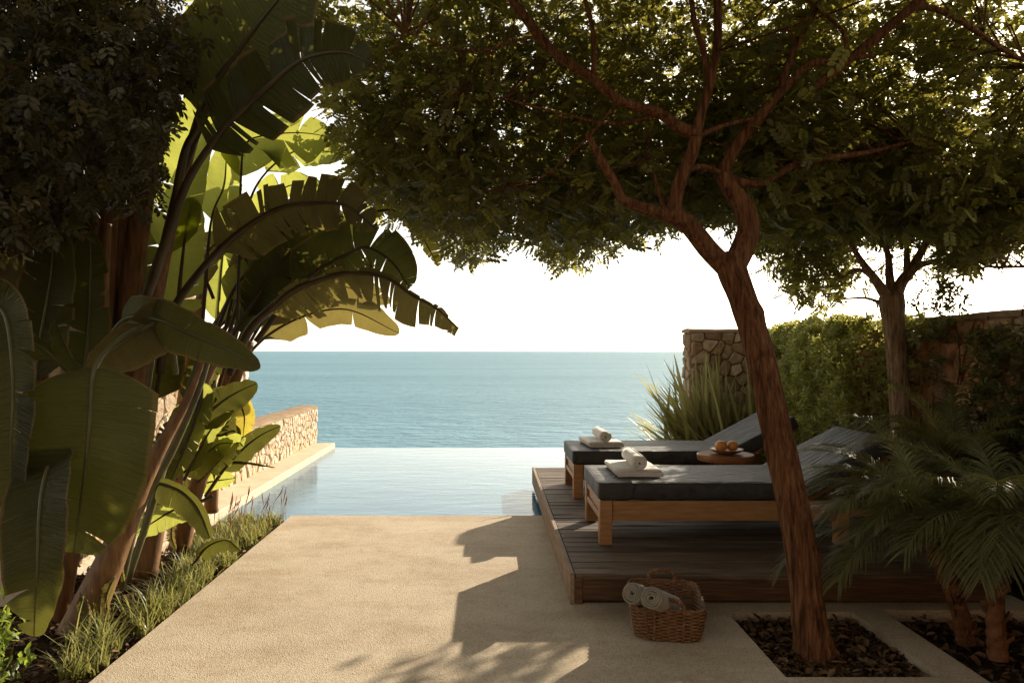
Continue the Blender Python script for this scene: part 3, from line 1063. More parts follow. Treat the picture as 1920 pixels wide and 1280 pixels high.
for (e, d, seed, lab) in ((P(1222, 1121, 3.76), Vector((0.48, 0.72, -0.36)), 3, "rolled grey towel in the basket, the one nearer the handle"),
                          (P(1185, 1110, 3.88), Vector((0.56, 0.66, -0.36)), 9, "rolled grey towel in the basket, the one over the basket corner")):
    d.normalize()
    V, Fs = strip_extrude(roll_line(0.010, 0.056, 4.0), 0.0095, 0.34, 6, 0.004, seed)
    q = d.to_track_quat('Y', 'Z').to_matrix().to_4x4()
    M = Matrix.Translation(e + d * 0.17) @ q @ Matrix.Rotation(R(seed * 40), 4, 'Y')
    tag(MB().add(place(V, M), Fs).build("rolled_towel", MT['towel_grey'], None, True), lab, "towel", "rolled towels in the basket")


# ------------------------------------------------------------------ foliage helpers
def rand_rot(k, tilt=1.0, down=0.0):
    """k random frames: x axis = growing direction, z axis = leaf face"""
    az = rng.uniform(0, 2 * np.pi, k)
    el = rng.normal(-down, 0.45 * tilt, k)
    x = np.stack([np.cos(az) * np.cos(el), np.sin(az) * np.cos(el), np.sin(el)], 1)
    up = np.stack([rng.normal(0, 0.5 * tilt, k), rng.normal(0, 0.5 * tilt, k), np.ones(k)], 1)
    y = np.cross(up, x); y /= np.linalg.norm(y, axis=1)[:, None] + 1e-9
    z = np.cross(x, y)
    return np.stack([x, y, z], 2)


def leaflet(L, W, fold=0.25, curl=0.12):
    """outline of one leaf along +x, folded on its midrib"""
    V = np.array([(0, 0, 0), (L, 0, -curl * L), (0.30 * L, W * 0.42, fold * W * 0.42), (0.72 * L, W * 0.45, fold * W * 0.45 - curl * L * 0.5), (0.30 * L, -W * 0.42, fold * W * 0.42), (0.72 * L, -W * 0.45, fold * W * 0.45 - curl * L * 0.5)], float)
    tri = np.array([(0, 3, 2), (0, 1, 3), (0, 5, 1), (0, 4, 5)])
    return V, tri


def compound(pairs=4, rl=0.13, L=0.045, W=0.021):
    """a pinnate leaf"""
    V, T = [], []
    lv, lt = leaflet(L, W)
    V += [(0, 0.0008, 0), (0, -0.0008, 0), (rl, 0, -0.015)]
    T += [(0, 1, 2)]
    def put(x, ang, s):
        a = math.radians(ang)
        k = len(V)
        for p in lv * s:
            V.append((x + p[0] * math.cos(a) - p[1] * math.sin(a), p[0] * math.sin(a) + p[1] * math.cos(a), p[2] - 0.015 * x / rl))
        for t in lt:
            T.append(tuple(i + k for i in t))
    for i in range(pairs):
        x = rl * (0.3 + 0.7 * i / pairs)
        s = 0.85 + 0.15 * math.sin(math.pi * (i + 1) / (pairs + 1))
        put(x, 58, s); put(x, -58, s)
    put(rl, 0, 1.05)
    return np.array(V), np.array(T)


def scatter(name, pos, rot, scl, tmpl, mat, parent=None, rnd=None):
    tv, tt = tmpl
    k = len(pos)
    V = np.einsum('kij,nj->kni', rot, tv) * scl[:, None, None] + pos[:, None, :]
    n = len(tv)
    T = tt[None] + (np.arange(k) * n)[:, None, None]
    if rnd is None: rnd = rng.uniform(0, 1, k)
    fr = np.repeat(rnd, len(tt)) + rng.normal(0, 0.12, k * len(tt))
    me = npmesh(name, V.reshape(-1, 3), T.reshape(-1, 3), rnd=np.clip(fr, 0, 1))
    return tag(link(name, me, mat, parent), kind='stuff')


def to_px(p):
    Y = np.maximum(p[:, 1], 0.3)
    return CX + F * p[:, 0] / Y, HY + F * (H - p[:, 2]) / Y


def under(px, poly):
    xs, ys = zip(*poly)
    return np.interp(px, xs, ys)


# ------------------------------------------------------------------ trees
def bark_disp(seed, amp=0.10, lobes=11):
    rk = random.Random(int(seed * 10))
    knots = [(rk.uniform(0, 6.28), rk.uniform(0.1, 2.4), rk.uniform(0.10, 0.28)) for _ in range(9)] if amp > 0.1 else []

    def f(th, s, i):
        kn = 0.0
        for (kt, ks, ka) in knots:
            dt = (th - kt + math.pi) % (2 * math.pi) - math.pi
            kn += ka * math.exp(-(dt / 0.35) ** 2 - ((s - ks) / 0.045) ** 2)
        a = noise.noise(Vector((math.cos(th) * 2.0 + seed, math.sin(th) * 2.0, s * 1.6)))
        b = noise.noise(Vector((math.cos(th) * 5.5 + seed, math.sin(th) * 5.5, s * 4.0)))
        r = abs(math.sin(th * lobes / 2 + 2.2 * noise.noise(Vector((s * 3.0, seed, th * 0.6)))))
        c = noise.noise(Vector((math.cos(th) * 11 + seed, math.sin(th) * 11, s * 5.0)))
        return 1 + kn + amp * 0.9 * a + amp * 0.7 * b + amp * 0.5 * c + amp * 0.75 * (r ** 0.6 - 0.6)
    return f


def limb(name, pts, mat, parent, n=26, sides=12, seed=0, amp=0.09, k=0.66):
    """pts: (px, py, Y, width in px)"""
    q = []
    for (px, py, Y, w) in pts:
        p = P(px, py, Y)
        q.append((p.x, p.y, p.z, k * w / 2 / F * Y))
    return tube_obj(name, q, mat, parent, n, sides, bark_disp(seed, amp))


main = thing("leaning_tree", "large leaning tree with rough red brown bark rising from the square bed", "tree", tuple(P(1525, 1218, 3.77)))
trunk_pts = []
for (px, py, Y, w) in ((1534, 1262, 3.77, 230), (1530, 1236, 3.77, 150), (1526, 1208, 3.77, 108), (1513, 1120, 3.79, 84), (1497, 1000, 3.83, 83), (1472, 880, 3.88, 80), (1447, 770, 3.93, 78), (1424, 660, 3.98, 77), (1396, 570, 4.03, 74), (1372, 505, 4.07, 78), (1368, 475, 4.08, 70)):
    p = P(px, py, Y)
    trunk_pts.append((p.x, p.y, p.z, 0.66 * w / 2 / F * Y))
tube_obj("trunk", trunk_pts, MT['bark'], main, 260, 72, bark_disp(3, 0.125, 19))
BR = [
    [(1372, 512, 4.07, 62), (1330, 470, 4.06, 56), (1290, 422, 4.03, 52), (1252, 398, 4.0, 50)],
    [(1270, 408, 4.01, 44), (1225, 396, 3.98, 34), (1190, 385, 3.95, 30), (1166, 372, 3.92, 26), (1153, 343, 3.9, 24), (1130, 305, 3.87, 22), (1100, 250, 3.8, 16)],
    [(1262, 402, 4.01, 46), (1268, 362, 4.0, 40), (1283, 320, 3.98, 38), (1300, 280, 3.96, 36), (1306, 240, 3.94, 36)],
    [(1306, 252, 3.94, 34), (1270, 236, 3.92, 32), (1238, 212, 3.88, 29), (1200, 202, 3.84, 26), (1160, 188, 3.8, 27), (1112, 148, 3.76, 26), (1050, 108, 3.7, 26), (1008, 64, 3.66, 25), (958, -4, 3.6, 24), (900, -90, 3.5, 20)],
    [(1112, 150, 3.76, 16), (1114, 100, 3.75, 15), (1110, 50, 3.73, 14), (1096, -6, 3.7, 13), (1080, -90, 3.66, 11)],
    [(1306, 246, 3.94, 32), (1314, 215, 3.94, 27), (1331, 160, 3.92, 23), (1344, 90, 3.9, 24), (1346, 20, 3.88, 22), (1340, -90, 3.82, 18)],
    [(1330, 165, 3.92, 16), (1320, 100, 3.9, 17), (1302, 40, 3.86, 15), (1290, -60, 3.8, 12)],
    [(1372, 508, 4.07, 66), (1392, 468, 4.09, 64), (1404, 430, 4.11, 62), (1396, 392, 4.12, 58), (1368, 352, 4.12, 50), (1354, 326, 4.12, 46)],
    [(1356, 334, 4.12, 34), (1385, 341, 4.13, 26), (1424, 344, 4.15, 22), (1456, 330, 4.18, 20), (1486, 312, 4.2, 19), (1550, 297, 4.26, 17), (1632, 285, 4.32, 14), (1720, 262, 4.4, 8)],
    [(1354, 330, 4.12, 38), (1366, 300, 4.11, 33), (1388, 262, 4.1, 34), (1418, 228, 4.08, 32), (1458, 178, 4.06, 26), (1486, 150, 4.04, 24), (1515, 122, 4.03, 22), (1562, 114, 4.02, 18), (1640, 104, 4.0, 10)],
    [(1500, 182, 4.05, 18), (1545, 150, 4.03, 24), (1582, 120, 4.0, 26), (1620, 90, 3.97, 28), (1670, 48, 3.93, 28), (1730, -4, 3.88, 28), (1800, -80, 3.8, 22)],
    [(1460, 178, 4.06, 17), (1484, 105, 4.03, 16), (1512, 52, 4.0, 14), (1534, 12, 3.97, 12), (1560, -60, 3.92, 10)],
    [(1690, 26, 3.91, 16), (1730, 14, 3.93, 16), (1776, 26, 3.97, 17), (1840, 66, 4.05, 15), (1892, 100, 4.12, 12), (1960, 130, 4.2, 8)],
    [(1590, 110, 4.0, 14), (1580, 60, 3.98, 12), (1540, 22, 3.95, 11), (1500, -10, 3.92, 10), (1440, -60, 3.9, 8)],
    [(1305, 256, 3.94, 18), (1345, 240, 3.98, 14), (1385, 228, 4.04, 12), (1420, 222, 4.08, 10)],
    [(1282, 322, 3.99, 16), (1316, 312, 4.05, 15), (1352, 324, 4.1, 14)],
    [(1250, 400, 4.0, 20), (1240, 372, 4.03, 14), (1232, 345, 4.06, 11), (1215, 300, 4.1, 8)],
    [(1010, 68, 3.66, 10), (960, 78, 3.72, 9), (920, 92, 3.78, 8), (850, 90, 3.86, 6), (760, 60, 3.9, 4)],
    [(1240, 214, 3.88, 12), (1150, 232, 3.95, 9), (1040, 210, 4.05, 8), (940, 185, 4.15, 6), (860, 180, 4.2, 4)],
    [(1160, 190, 3.8, 9), (1100, 260, 3.9, 7), (1020, 330, 4.1, 5), (960, 350, 4.2, 4)],
]
for i, b in enumerate(BR):
    big = max(q[3] for q in b)
    limb("branch", b, MT['bark'], main, 34 if big > 30 else 26, 16 if big > 30 else 9, 11 + i * 3.7, 0.09 if big > 30 else 0.06)

LOWER = [(300, -40), (545, -20), (590, 80), (612, 210), (640, 300), (690, 395), (730, 420), (790, 430), (835, 480), (880, 505), (915, 480), (960, 455), (1005, 470), (1040, 515), (1075, 522), (1110, 505), (1150, 480), (1190, 450), (1240, 448), (1290, 425), (1340, 420), (1400, 440), (1425, 470), (1470, 470), (1600, 440), (1920, 430), (2500, 430)]
LOWER2 = [(1380, 440), (1418, 470), (1440, 520), (1470, 560), (1495, 572), (1540, 585), (1585, 572), (1610, 545), (1640, 540), (1690, 560), (1735, 580), (1752, 560), (1775, 525), (1840, 512), (1920, 470), (2300, 440)]
LOWER3 = [(-400, 480), (0, 480), (60, 470), (130, 450), (190, 380), (235, 390), (275, 420), (300, 380), (315, 260), (345, 190), (372, 140), (392, 60), (425, 0), (470, -60)]


def crown(parent, centre, rad, z_lo, z_hi, n, poly, mat, tmpl, per=10, spread=0.16, keep=None, rim=0.25, smin=0.6, smax=1.35, pxr=(-9999, 9999), down=0.25):
    """branchlets through a flattened dome, kept where the tree's own outline has foliage; each carries a spray of pinnate leaves"""
    cen = []
    tries = 0
    while len(cen) < n and tries < 60:
        tries += 1
        k = n * 2
        a = rng.uniform(0, 2 * np.pi, k)
        r = np.sqrt(rng.uniform(0, 1, k))
        x = centre[0] + rad[0] * r * np.cos(a)
        y = centre[1] + rad[1] * r * np.sin(a)
        lo = z_lo + rim * (1 - r ** 2)
        hi = z_lo + (z_hi - z_lo) * np.sqrt(np.clip(1 - r ** 2, 0.03, 1))
        u = rng.uniform(0, 1, k) ** 1.2
        z = lo + (hi - lo) * u
        p = np.stack([x, y, z], 1)
        px, py = to_px(p)
        ok = (py < under(px, poly) - 14 - 14 * np.abs(rng.normal(0, 1, k))) & (px > pxr[0]) & (px < pxr[1])
        if keep is not None: ok &= keep(p, px, py)
        ok &= ((py > -330) & (px > -250) & (px < 2170)) | (rng.uniform(0, 1, k) < 0.3)
        nz = np.array([noise.noise(Vector(q * 1.9)) for q in p])
        ok &= nz > -0.28
        cen += list(p[ok])
    cen = np.array(cen[:n])
    k = len(cen) * per
    pos = np.repeat(cen, per, 0) + rng.normal(0, spread, (k, 3)) * np.array([1, 1, 0.7])
    px, py = to_px(pos)
    ok = (py < under(px, poly) - 6) & (pos[:, 1] > 0.9)
    if keep is not None: ok &= keep(pos, px, py) | (rng.uniform(0, 1, k) < 0.05)
    pos = pos[ok]
    tone = np.repeat(np.clip(rng.normal(0.42, 0.2, len(cen)), 0, 1), per)[ok]
    rot = rand_rot(len(pos), 1.0, down)
    scl = rng.uniform(smin, smax, len(pos))
    tone = np.clip(tone + rng.normal(0, 0.15, len(pos)), 0, 1)
    scatter("crown", pos, rot, scl, tmpl, mat, parent, tone)
    return cen


def twigs(parent, cen, roots, mat, n):
    """thin twigs from the boughs out to the branchlets"""
    roots = np.array(roots)
    m = MB()
    for i in rng.choice(len(cen), min(n, len(cen)), replace=False):
        c = cen[i]
        d = np.linalg.norm(roots - c, axis=1)
        a = roots[int(np.argmin(d))]
        if d.min() > 1.6 or d.min() < 0.1: continue
        midp = (a + c) / 2 + rng.normal(0, 0.05, 3) + np.array([0, 0, 0.04])
        s = spline([(*a, 0.007), (*midp, 0.005), (*c, 0.0025)], 7)
        V, Fs = tube(s[:, :3], s[:, 3], 4, cap=False)
        m.add(V, Fs)
    tag(m.build("twig", mat, parent), kind='stuff')


def bough_points(lst):
    out = []
    for b in lst:
        s = spline([(*P(q[0], q[1], q[2]), q[3]) for q in b], 14)
        out += [tuple(v[:3]) for v in s]
    return out


TPL = compound(4, 0.105, 0.038, 0.021)
def keep_main(p, px, py):
    # the nearest part of the crown hangs higher, over the tripod and above the boughs
    low = (p[:, 0] > -0.1) | (p[:, 2] < 3.35) | ((px > 590) & (py < 190))
    return ((p[:, 1] > 4.15 + 0.25 * np.sin(px * 0.02)) | (py < -110)) & low
c1 = crown(main, (0.9, 4.45), (3.2, 2.75), 2.10, 4.55, 4250, LOWER, MT['leaf_dark'], TPL, 9, 0.16, keep_main)
twigs(main, c1, bough_points(BR), MT['bark'], 420)

tree2 = thing("small_tree", "upright grooved trunk tree standing between the hedge and the palms", "tree", tuple(P(1690, 905, 6.0)))
tp = []
for (px, py, Y, w) in ((1693, 1010, 6.0, 60), (1692, 900, 6.0, 48), (1690, 800, 6.0, 44), (1684, 700, 6.0, 44), (1677, 620, 6.0, 45), (1673, 575, 6.0, 54), (1672, 552, 6.0, 50)):
    p = P(px, py, Y)
    tp.append((p.x, p.y, p.z, 0.8 * w / 2 / F * Y))
tube_obj("trunk", tp, MT['bark_grey'], tree2, 90, 32, bark_disp(8, 0.07, 15))
BR2 = [
    [(1668, 566, 6.0, 34), (1655, 545, 5.98, 30), (1638, 520, 5.95, 24), (1615, 490, 5.9, 18), (1590, 450, 5.8, 12)],
    [(1676, 566, 6.0, 36), (1690, 530, 6.0, 32), (1712, 500, 6.0, 26), (1735, 455, 6.0, 18), (1760, 400, 6.0, 10)],
    [(1672, 552, 6.0, 28), (1668, 520, 6.05, 24), (1665, 480, 6.1, 18), (1650, 430, 6.1, 10)],
    [(1690, 535, 6.0, 22), (1720, 500, 5.9, 20), (1755, 490, 5.8, 14), (1800, 480, 5.7, 8)],
    [(1700, 520, 6.0, 20), (1700, 480, 6.0, 16), (1700, 430, 6.0, 10)],
    [(1640, 525, 5.95, 12), (1610, 505, 6.1, 9), (1580, 520, 6.2, 6)],
    [(1665, 580, 6.0, 10), (1630, 560, 6.1, 8), (1580, 560, 6.2, 5)],
    [(1835, 490, 5.6, 10), (1860, 500, 5.4, 9), (1920, 500, 5.2, 8)],
]
for i, b in enumerate(BR2):
    limb("branch", b, MT['bark_grey'], tree2, 20, 9, 60 + i * 2.1, 0.06)
c2 = crown(tree2, (3.55, 6.7), (1.75, 1.9), 1.86, 3.6, 1250, LOWER2, MT['leaf_dark'], TPL, 9, 0.15, lambda p, px, py: (px > 1412) & ((p[:, 1] > 6.1) | (py < 440) | (px > 1770)) & ((px < 1600) | (px > 1765) | (py < 455) | (np.sin(px * 0.11) + np.sin(py * 0.13) > 0.9)) & ((p[:, 1] < 7.15) | (p[:, 2] > 2.5) | (np.sin(p[:, 0] * 9) + np.sin(p[:, 1] * 11 + 1) > 0.05)), rim=0.12)
twigs(tree2, c2, bough_points(BR2), MT['bark_grey'], 140)

tree3 = thing("dark_tree", "dark fine leaved tree overhanging the banana plants with reddish stems", "tree", (-3.0, 4.0, 0))
for i, b in enumerate((
    [(60, 1000, 4.6, 60), (70, 800, 4.6, 46), (80, 600, 4.6, 40), (85, 400, 4.5, 34), (60, 200, 4.4, 26), (20, 60, 4.3, 18)],
)):
    limb("trunk", b, MT['bark'], tree3, 40, 12, 90 + i, 0.08)
BR3 = [
    [(84, 420, 4.5, 24), (120, 300, 4.45, 18), (180, 180, 4.4, 12), (260, 80, 4.3, 8)],
    [(80, 380, 4.5, 20), (30, 280, 4.4, 16), (-40, 180, 4.3, 10)],
    [(62, 210, 4.4, 16), (140, 110, 4.3, 12), (230, 20, 4.2, 8), (330, -60, 4.1, 6)],
]
for i, b in enumerate(BR3):
    limb("branch", b, MT['bark'], tree3, 18, 8, 96 + i, 0.06)
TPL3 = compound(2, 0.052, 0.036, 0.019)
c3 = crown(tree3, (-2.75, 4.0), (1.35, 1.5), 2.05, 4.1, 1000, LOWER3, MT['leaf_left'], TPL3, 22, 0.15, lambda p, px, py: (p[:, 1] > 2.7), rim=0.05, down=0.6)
twigs(tree3, c3, bough_points(BR3), MT['bark'], 120)

# ------------------------------------------------------------------ giant banana-like plants
NCAM = np.array([0, -1.0, 0])


DARK_RIB = []


def big_leaf(parent, mid, wR, wL, aR=10, aL=10, t0=0.3, tear=0.3, mat='banana', sag=0.12, pw=14, seed=None, name="leaf", fwd=0.25, tipw=0.0):
    """mid: (px, py, Y) along petiole and midrib; wR, wL: half widths in px on the right and left hand of
    someone walking along the midrib; aR, aL: how far each half leans towards the viewer (degrees)"""
    r = random.Random(seed if seed is not None else int(sum(m[0] * 3 + m[1] for m in mid)))
    pts = [tuple(P(*m)) for m in mid]
    n = 64
    s = spline(pts, n)
    T = np.gradient(s, axis=0)
    seg = np.linalg.norm(T, axis=1)
    T /= seg[:, None]
    cum = np.concatenate([[0], np.cumsum(np.linalg.norm(np.diff(s, axis=0), axis=1))])
    t = cum / cum[-1]
    i0 = int(np.searchsorted(t, t0))
    Y = float(np.mean([m[2] for m in mid]))
    nc = 6
    m_idx = list(range(i0, n))
    V = [s[i] for i in m_idx]
    UV = [(0.0, cum[i]) for i in m_idx]
    Fs = []
    for side, wpx, ang in ((1, wR, aR), (-1, wL, aL)):
        if wpx <= 0: continue
        wmax = wpx / F * Y
        # strips between the tears
        cuts = [i0]
        while cuts[-1] < n - 1:
            step = r.randint(5, 14) if tear < 0.4 else (r.randint(2, 6) if tear < 0.65 else r.randint(1, 4))
            cuts.append(min(n - 1, cuts[-1] + step))
        for q in range(len(cuts) - 1):
            a, b = cuts[q], cuts[q + 1]
            torn = r.random() < tear
            dang = R(r.uniform(-1, 1) * (20 if torn else 4) * (0.4 + tear))
            shr = 1 - (r.uniform(0.02, 0.30) if torn else r.uniform(0, 0.03)) * min(1, tear * 1.5)
            gap = (r.uniform(0.12, 0.55) if torn else 0.0)
            rows = []
            fine = np.linspace(a, b, max(2, (b - a) * 2 + 1))
            for fi in fine:
                i = min(int(fi), n - 2)
                fr = fi - i
                c0 = s[i] * (1 - fr) + s[i + 1] * fr
                Tt = T[i] * (1 - fr) + T[i + 1] * fr
                u = (cum[i] * (1 - fr) + cum[i + 1] * fr)
                tt = (u / cum[-1] - t[i0]) / max(1e-6, 1 - t[i0])
                w = wmax * min(1.0, (tt / 0.10 + 0.02) ** 0.55) * max(tipw, (1 - max(0, tt) ** 3.2)) ** 0.62 * shr
                S = np.cross(Tt, NCAM)
                S /= np.linalg.norm(S) + 1e-9
                N = np.cross(S, Tt)
                if N.dot(NCAM) < 0: N = -N
                an = R(ang) + dang
                D = math.cos(an) * S * side + math.sin(an) * N
                fmid = (fi - (a + b) / 2) / max(1, (b - a) / 2)
                row = []
                for k in range(1, nc + 1):
                    c = k / nc
                    pos = c0 + D * w * c + Tt * w * (fwd * c + 0.10 * c * c)
                    pos = pos - Tt * (gap * fmid * c * c * (cum[-1] / n) * (b - a) * 0.5)
                    pos = pos - np.array([0, 0, 1.0]) * sag * w * c * c
                    pos = pos + N * w * c * 0.10 * noise.noise(Vector((fi * 0.16, side * 3.0 + c, seed or 1)))
                    edge_w = (0.010 * noise.noise(Vector((fi * 0.22, side * 7, seed or 1))) + 0.003 * noise.noise(Vector((fi * 0.7, side * 7, 2)))) if k == nc else 0
                    pos = pos + D * edge_w
                    row.append(len(V))
                    V.append(pos)
                    UV.append((c, u + w * fwd * c * 0.0))
                rows.append((fi, row))
            for z in range(len(rows) - 1):
                f0, r0 = rows[z]
                f1, r1 = rows[z + 1]
                m0, m1 = int(f0) - i0, int(math.ceil(f1)) - i0
                for k in range(nc - 1):
                    q4 = (r0[k], r0[k + 1], r1[k + 1], r1[k])
                    Fs.append(q4 if side > 0 else q4[::-1])
                # to the midrib
                j0, j1 = int(round(f0 - 0.01)) - i0, int(round(f1 - 0.01)) - i0
                j0, j1 = max(0, min(j0, n - 1 - i0)), max(0, min(j1, n - 1 - i0))
                if j0 == j1: Fs.append((j0, r0[0], r1[0]) if side > 0 else (j0, r1[0], r0[0]))
                else: Fs.append((j0, r0[0], r1[0], j1) if side > 0 else (j1, r1[0], r0[0], j0))
    tri = [f for f in Fs if len(f) == 3]
    quad = [f for f in Fs if len(f) == 4]
    fl = []
    if quad: fl.append(np.array(quad))
    if tri: fl.append(np.array(tri))
    me = npmesh(name, np.array(V), fl, smooth=True, uv=np.array(UV))
    o = link(name, me, MT[mat], parent)
    rad = [max(0.0018, pw / 2 / F * Y * (1 - 0.85 * max(0, (ti - 0.15)) / 0.85)) for ti in t]
    V, Fs = tube(s, rad, 8)
    MB().add(V, Fs).build("midrib", MT['midrib_backlit' if (parent in DARK_RIB) else 'midrib'], o, True)
    return o


def stem(parent, pts, name="pseudostem", mat='stem', n=30, seed=0):
    q = []
    kw = 0.62 if name == 'pseudostem' else 0.85
    for (px, py, Y, w) in pts:
        p = P(px, py, Y)
        q.append((p.x, p.y, p.z, kw * w / 2 / F * Y))
    return tube_obj(name, q, MT[mat], parent, n, 18, lambda th, s, i: 1 + 0.10 * noise.noise(Vector((math.cos(th) * 2.6 + seed, math.sin(th) * 2.6, s * 0.7))) + 0.03 * math.sin(th * 9 + seed))


pA = thing("banana_plant", "banana plant nearest the viewer with a huge dark hanging leaf and a thick leaning stem", "plant", tuple(P(190, 1190, 4.15)), "banana plants along the path")
stem(pA, [(140, 1200, 4.15, 120), (170, 1130, 4.15, 100), (215, 1030, 4.18, 78), (255, 930, 4.22, 58), (300, 840, 4.28, 40), (345, 760, 4.35, 26), (375, 690, 4.4, 16), (400, 610, 4.45, 10)], seed=1)
stem(pA, [(105, 1190, 4.3, 80), (120, 1080, 4.3, 66), (150, 960, 4.35, 52), (175, 800, 4.4, 40), (190, 600, 4.5, 34), (200, 420, 4.55, 28)], seed=2)
big_leaf(pA, [(330, 640, 3.9), (290, 612, 3.75), (245, 622, 3.5), (200, 655, 3.32), (176, 700, 3.22), (170, 780, 3.2), (160, 880, 3.2), (148, 970, 3.22), (138, 1036, 3.25)], 112, 134, 8, 14, 0.47, 0.12, sag=0.0, pw=15, seed=5, fwd=0.02, tipw=0.02)
big_leaf(pA, [(330, 700, 3.85), (318, 622, 3.75), (300, 603, 3.7), (255, 625, 3.55), (205, 660, 3.42), (165, 690, 3.36)], 42, 62, -18, -8, 0.30, 0.02, 'banana_olive', sag=0.05, pw=12, seed=6)
big_leaf(pA, [(200, 640, 4.0), (240, 596, 3.8), (300, 600, 3.65), (360, 628, 3.58), (425, 655, 3.55), (488, 690, 3.55)], 46, 42, 12, -6, 0.20, 0.04, 'banana', sag=0.05, pw=12, seed=7, fwd=0.15)
big_leaf(pA, [(150, 770, 3.5), (115, 810, 3.35), (86, 890, 3.15), (74, 960, 3.05), (70, 1060, 3.0), (66, 1130, 3.0), (64, 1192, 3.02)], 70, 66, 8, 14, 0.22, 0.05, sag=0.0, pw=12, seed=8)
big_leaf(pA, [(-60, 640, 3.3), (-30, 580, 3.25), (10, 590, 3.2), (25, 720, 3.15), (20, 850, 3.15), (24, 960, 3.18)], 90, 62, 6, 22, 0.14, 0.12, sag=0.0, pw=11, seed=9)
big_leaf(pA, [(180, 720, 3.7), (150, 690, 3.68), (125, 650, 3.66), (102, 598, 3.64)], 12, 24, 55, 20, 0.15, 0.05, 'banana', sag=0.0, pw=7, seed=10)
big_leaf(pA, [(130, 700, 3.5), (90, 660, 3.45), (40, 628, 3.42), (-30, 600, 3.4)], 22, 26, 30, 10, 0.2, 0.05, 'banana', sag=0.1, pw=8, seed=12)
big_leaf(pA, [(60, 760, 4.1), (75, 640, 4.05), (95, 520, 4.0), (100, 440, 4.0), (112, 400, 4.0)], 62, 60, 10, 8, 0.12, 0.25, 'banana', sag=0.0, pw=8, seed=13)
big_leaf(pA, [(-40, 700, 4.3), (-10, 560, 4.25), (10, 460, 4.2), (40, 420, 4.2)], 60, 50, 10, 8, 0.12, 0.2, 'banana_olive', sag=0.0, pw=8, seed=14)
big_leaf(pA, [(150, 760, 4.3), (165, 640, 4.25), (170, 520, 4.2), (168, 430, 4.2)], 45, 48, 10, 8, 0.12, 0.25, 'banana', sag=0.0, pw=8, seed=15)

pB = thing("banana_plant", "tall banana plant with torn arching leaves reaching up into the tree crown", "plant", tuple(P(285, 1065, 4.95)), "banana plants along the path")
DARK_RIB.append(pB)
stem(pB, [(268, 1075, 4.95, 84), (285, 1000, 4.95, 70), (305, 920, 4.98, 56), (340, 820, 5.0, 46), (385, 710, 5.05, 36), (420, 640, 5.05, 28)], seed=3)
stem(pB, [(215, 1085, 5.1, 66), (225, 900, 5.1, 62), (235, 700, 5.1, 66), (250, 500, 5.05, 68), (275, 330, 5.0, 60), (298, 190, 4.95, 44)], seed=4)
stem(pB, [(225, 800, 5.3, 60), (222, 620, 5.3, 66), (228, 450, 5.25, 62), (245, 300, 5.2, 52), (262, 180, 5.2, 40)], seed=14)
stem(pB, [(180, 800, 5.4, 50), (172, 600, 5.4, 52), (176, 430, 5.4, 48), (180, 280, 5.4, 40)], seed=15)
stem(pB, [(250, 760, 4.95, 44), (285, 600, 4.9, 42), (312, 460, 4.85, 38), (345, 320, 4.8, 34), (380, 200, 4.75, 28)], seed=5)
stem(pB, [(190, 720, 5.0, 56), (200, 480, 5.0, 54), (212, 300, 5.0, 48), (220, 170, 5.0, 36)], seed=6)
# upper right leaves
big_leaf(pB, [(262, 590, 4.5), (302, 478, 4.3), (350, 345, 4.1), (408, 255, 3.95), (452, 208, 3.88), (505, 160, 3.8), (568, 112, 3.74), (640, 98, 3.7), (700, 120, 3.66)], 78, 88, -12, 8, 0.50, 0.66, 'banana', sag=0.05, pw=22, seed=20)
big_leaf(pB, [(322, 420, 4.6), (345, 290, 4.4), (372, 235, 4.3), (402, 158, 4.2), (440, 106, 4.1), (482, 48, 4.0), (525, -6, 3.95), (570, -70, 3.9)], 100, 120, -6, 10, 0.40, 0.12, 'banana', sag=0.0, pw=18, seed=21)
big_leaf(pB, [(300, 700, 5.0), (315, 600, 4.95), (378, 505, 4.8), (448, 436, 4.7), (522, 391, 4.6), (590, 381, 4.55), (640, 383, 4.5), (668, 398, 4.48), (705, 430, 4.45)], 58, 66, -10, 14, 0.44, 0.7, 'banana_olive', sag=0.08, pw=18, seed=22)
big_leaf(pB, [(470, 120, 5.2), (430, 60, 5.2), (400, 20, 5.2), (372, -40, 5.2)], 40, 60, 0, 0, 0.1, 0.1, 'banana_lime', sag=0.0, pw=8, seed=23)
big_leaf(pB, [(300, 520, 5.3), (330, 400, 5.3), (352, 290, 5.3), (385, 180, 5.3), (405, 120, 5.3)], 48, 50, 4, 4, 0.1, 0.15, 'banana_lime', sag=0.0, pw=10, seed=24)
big_leaf(pB, [(330, 640, 5.3), (335, 560, 5.3), (345, 460, 5.3), (362, 370, 5.3)], 46, 44, 4, 8, 0.1, 0.1, 'banana_lime', sag=0.0, pw=10, seed=25)
big_leaf(pB, [(445, 600, 5.5), (450, 420, 5.5), (452, 330, 5.5), (462, 268, 5.5), (515, 252, 5.5), (575, 250, 5.5), (640, 262, 5.5)], 66, 40, -14, 6, 0.52, 0.25, 'banana_lime', sag=0.0, pw=7, seed=26)
big_leaf(pB, [(440, 470, 5.8), (480, 350, 5.8), (540, 290, 5.8), (590, 282, 5.8), (645, 290, 5.8)], 34, 36, 0, 20, 0.5, 0.2, 'banana_lime', sag=0.0, pw=6, seed=27)
big_leaf(pB, [(380, 600, 5.6), (395, 420, 5.6), (420, 350, 5.6), (425, 300, 5.55), (432, 270, 5.5)], 42, 36, 20, 30, 0.55, 0.05, 'banana_lime', sag=0.0, pw=8, seed=28)

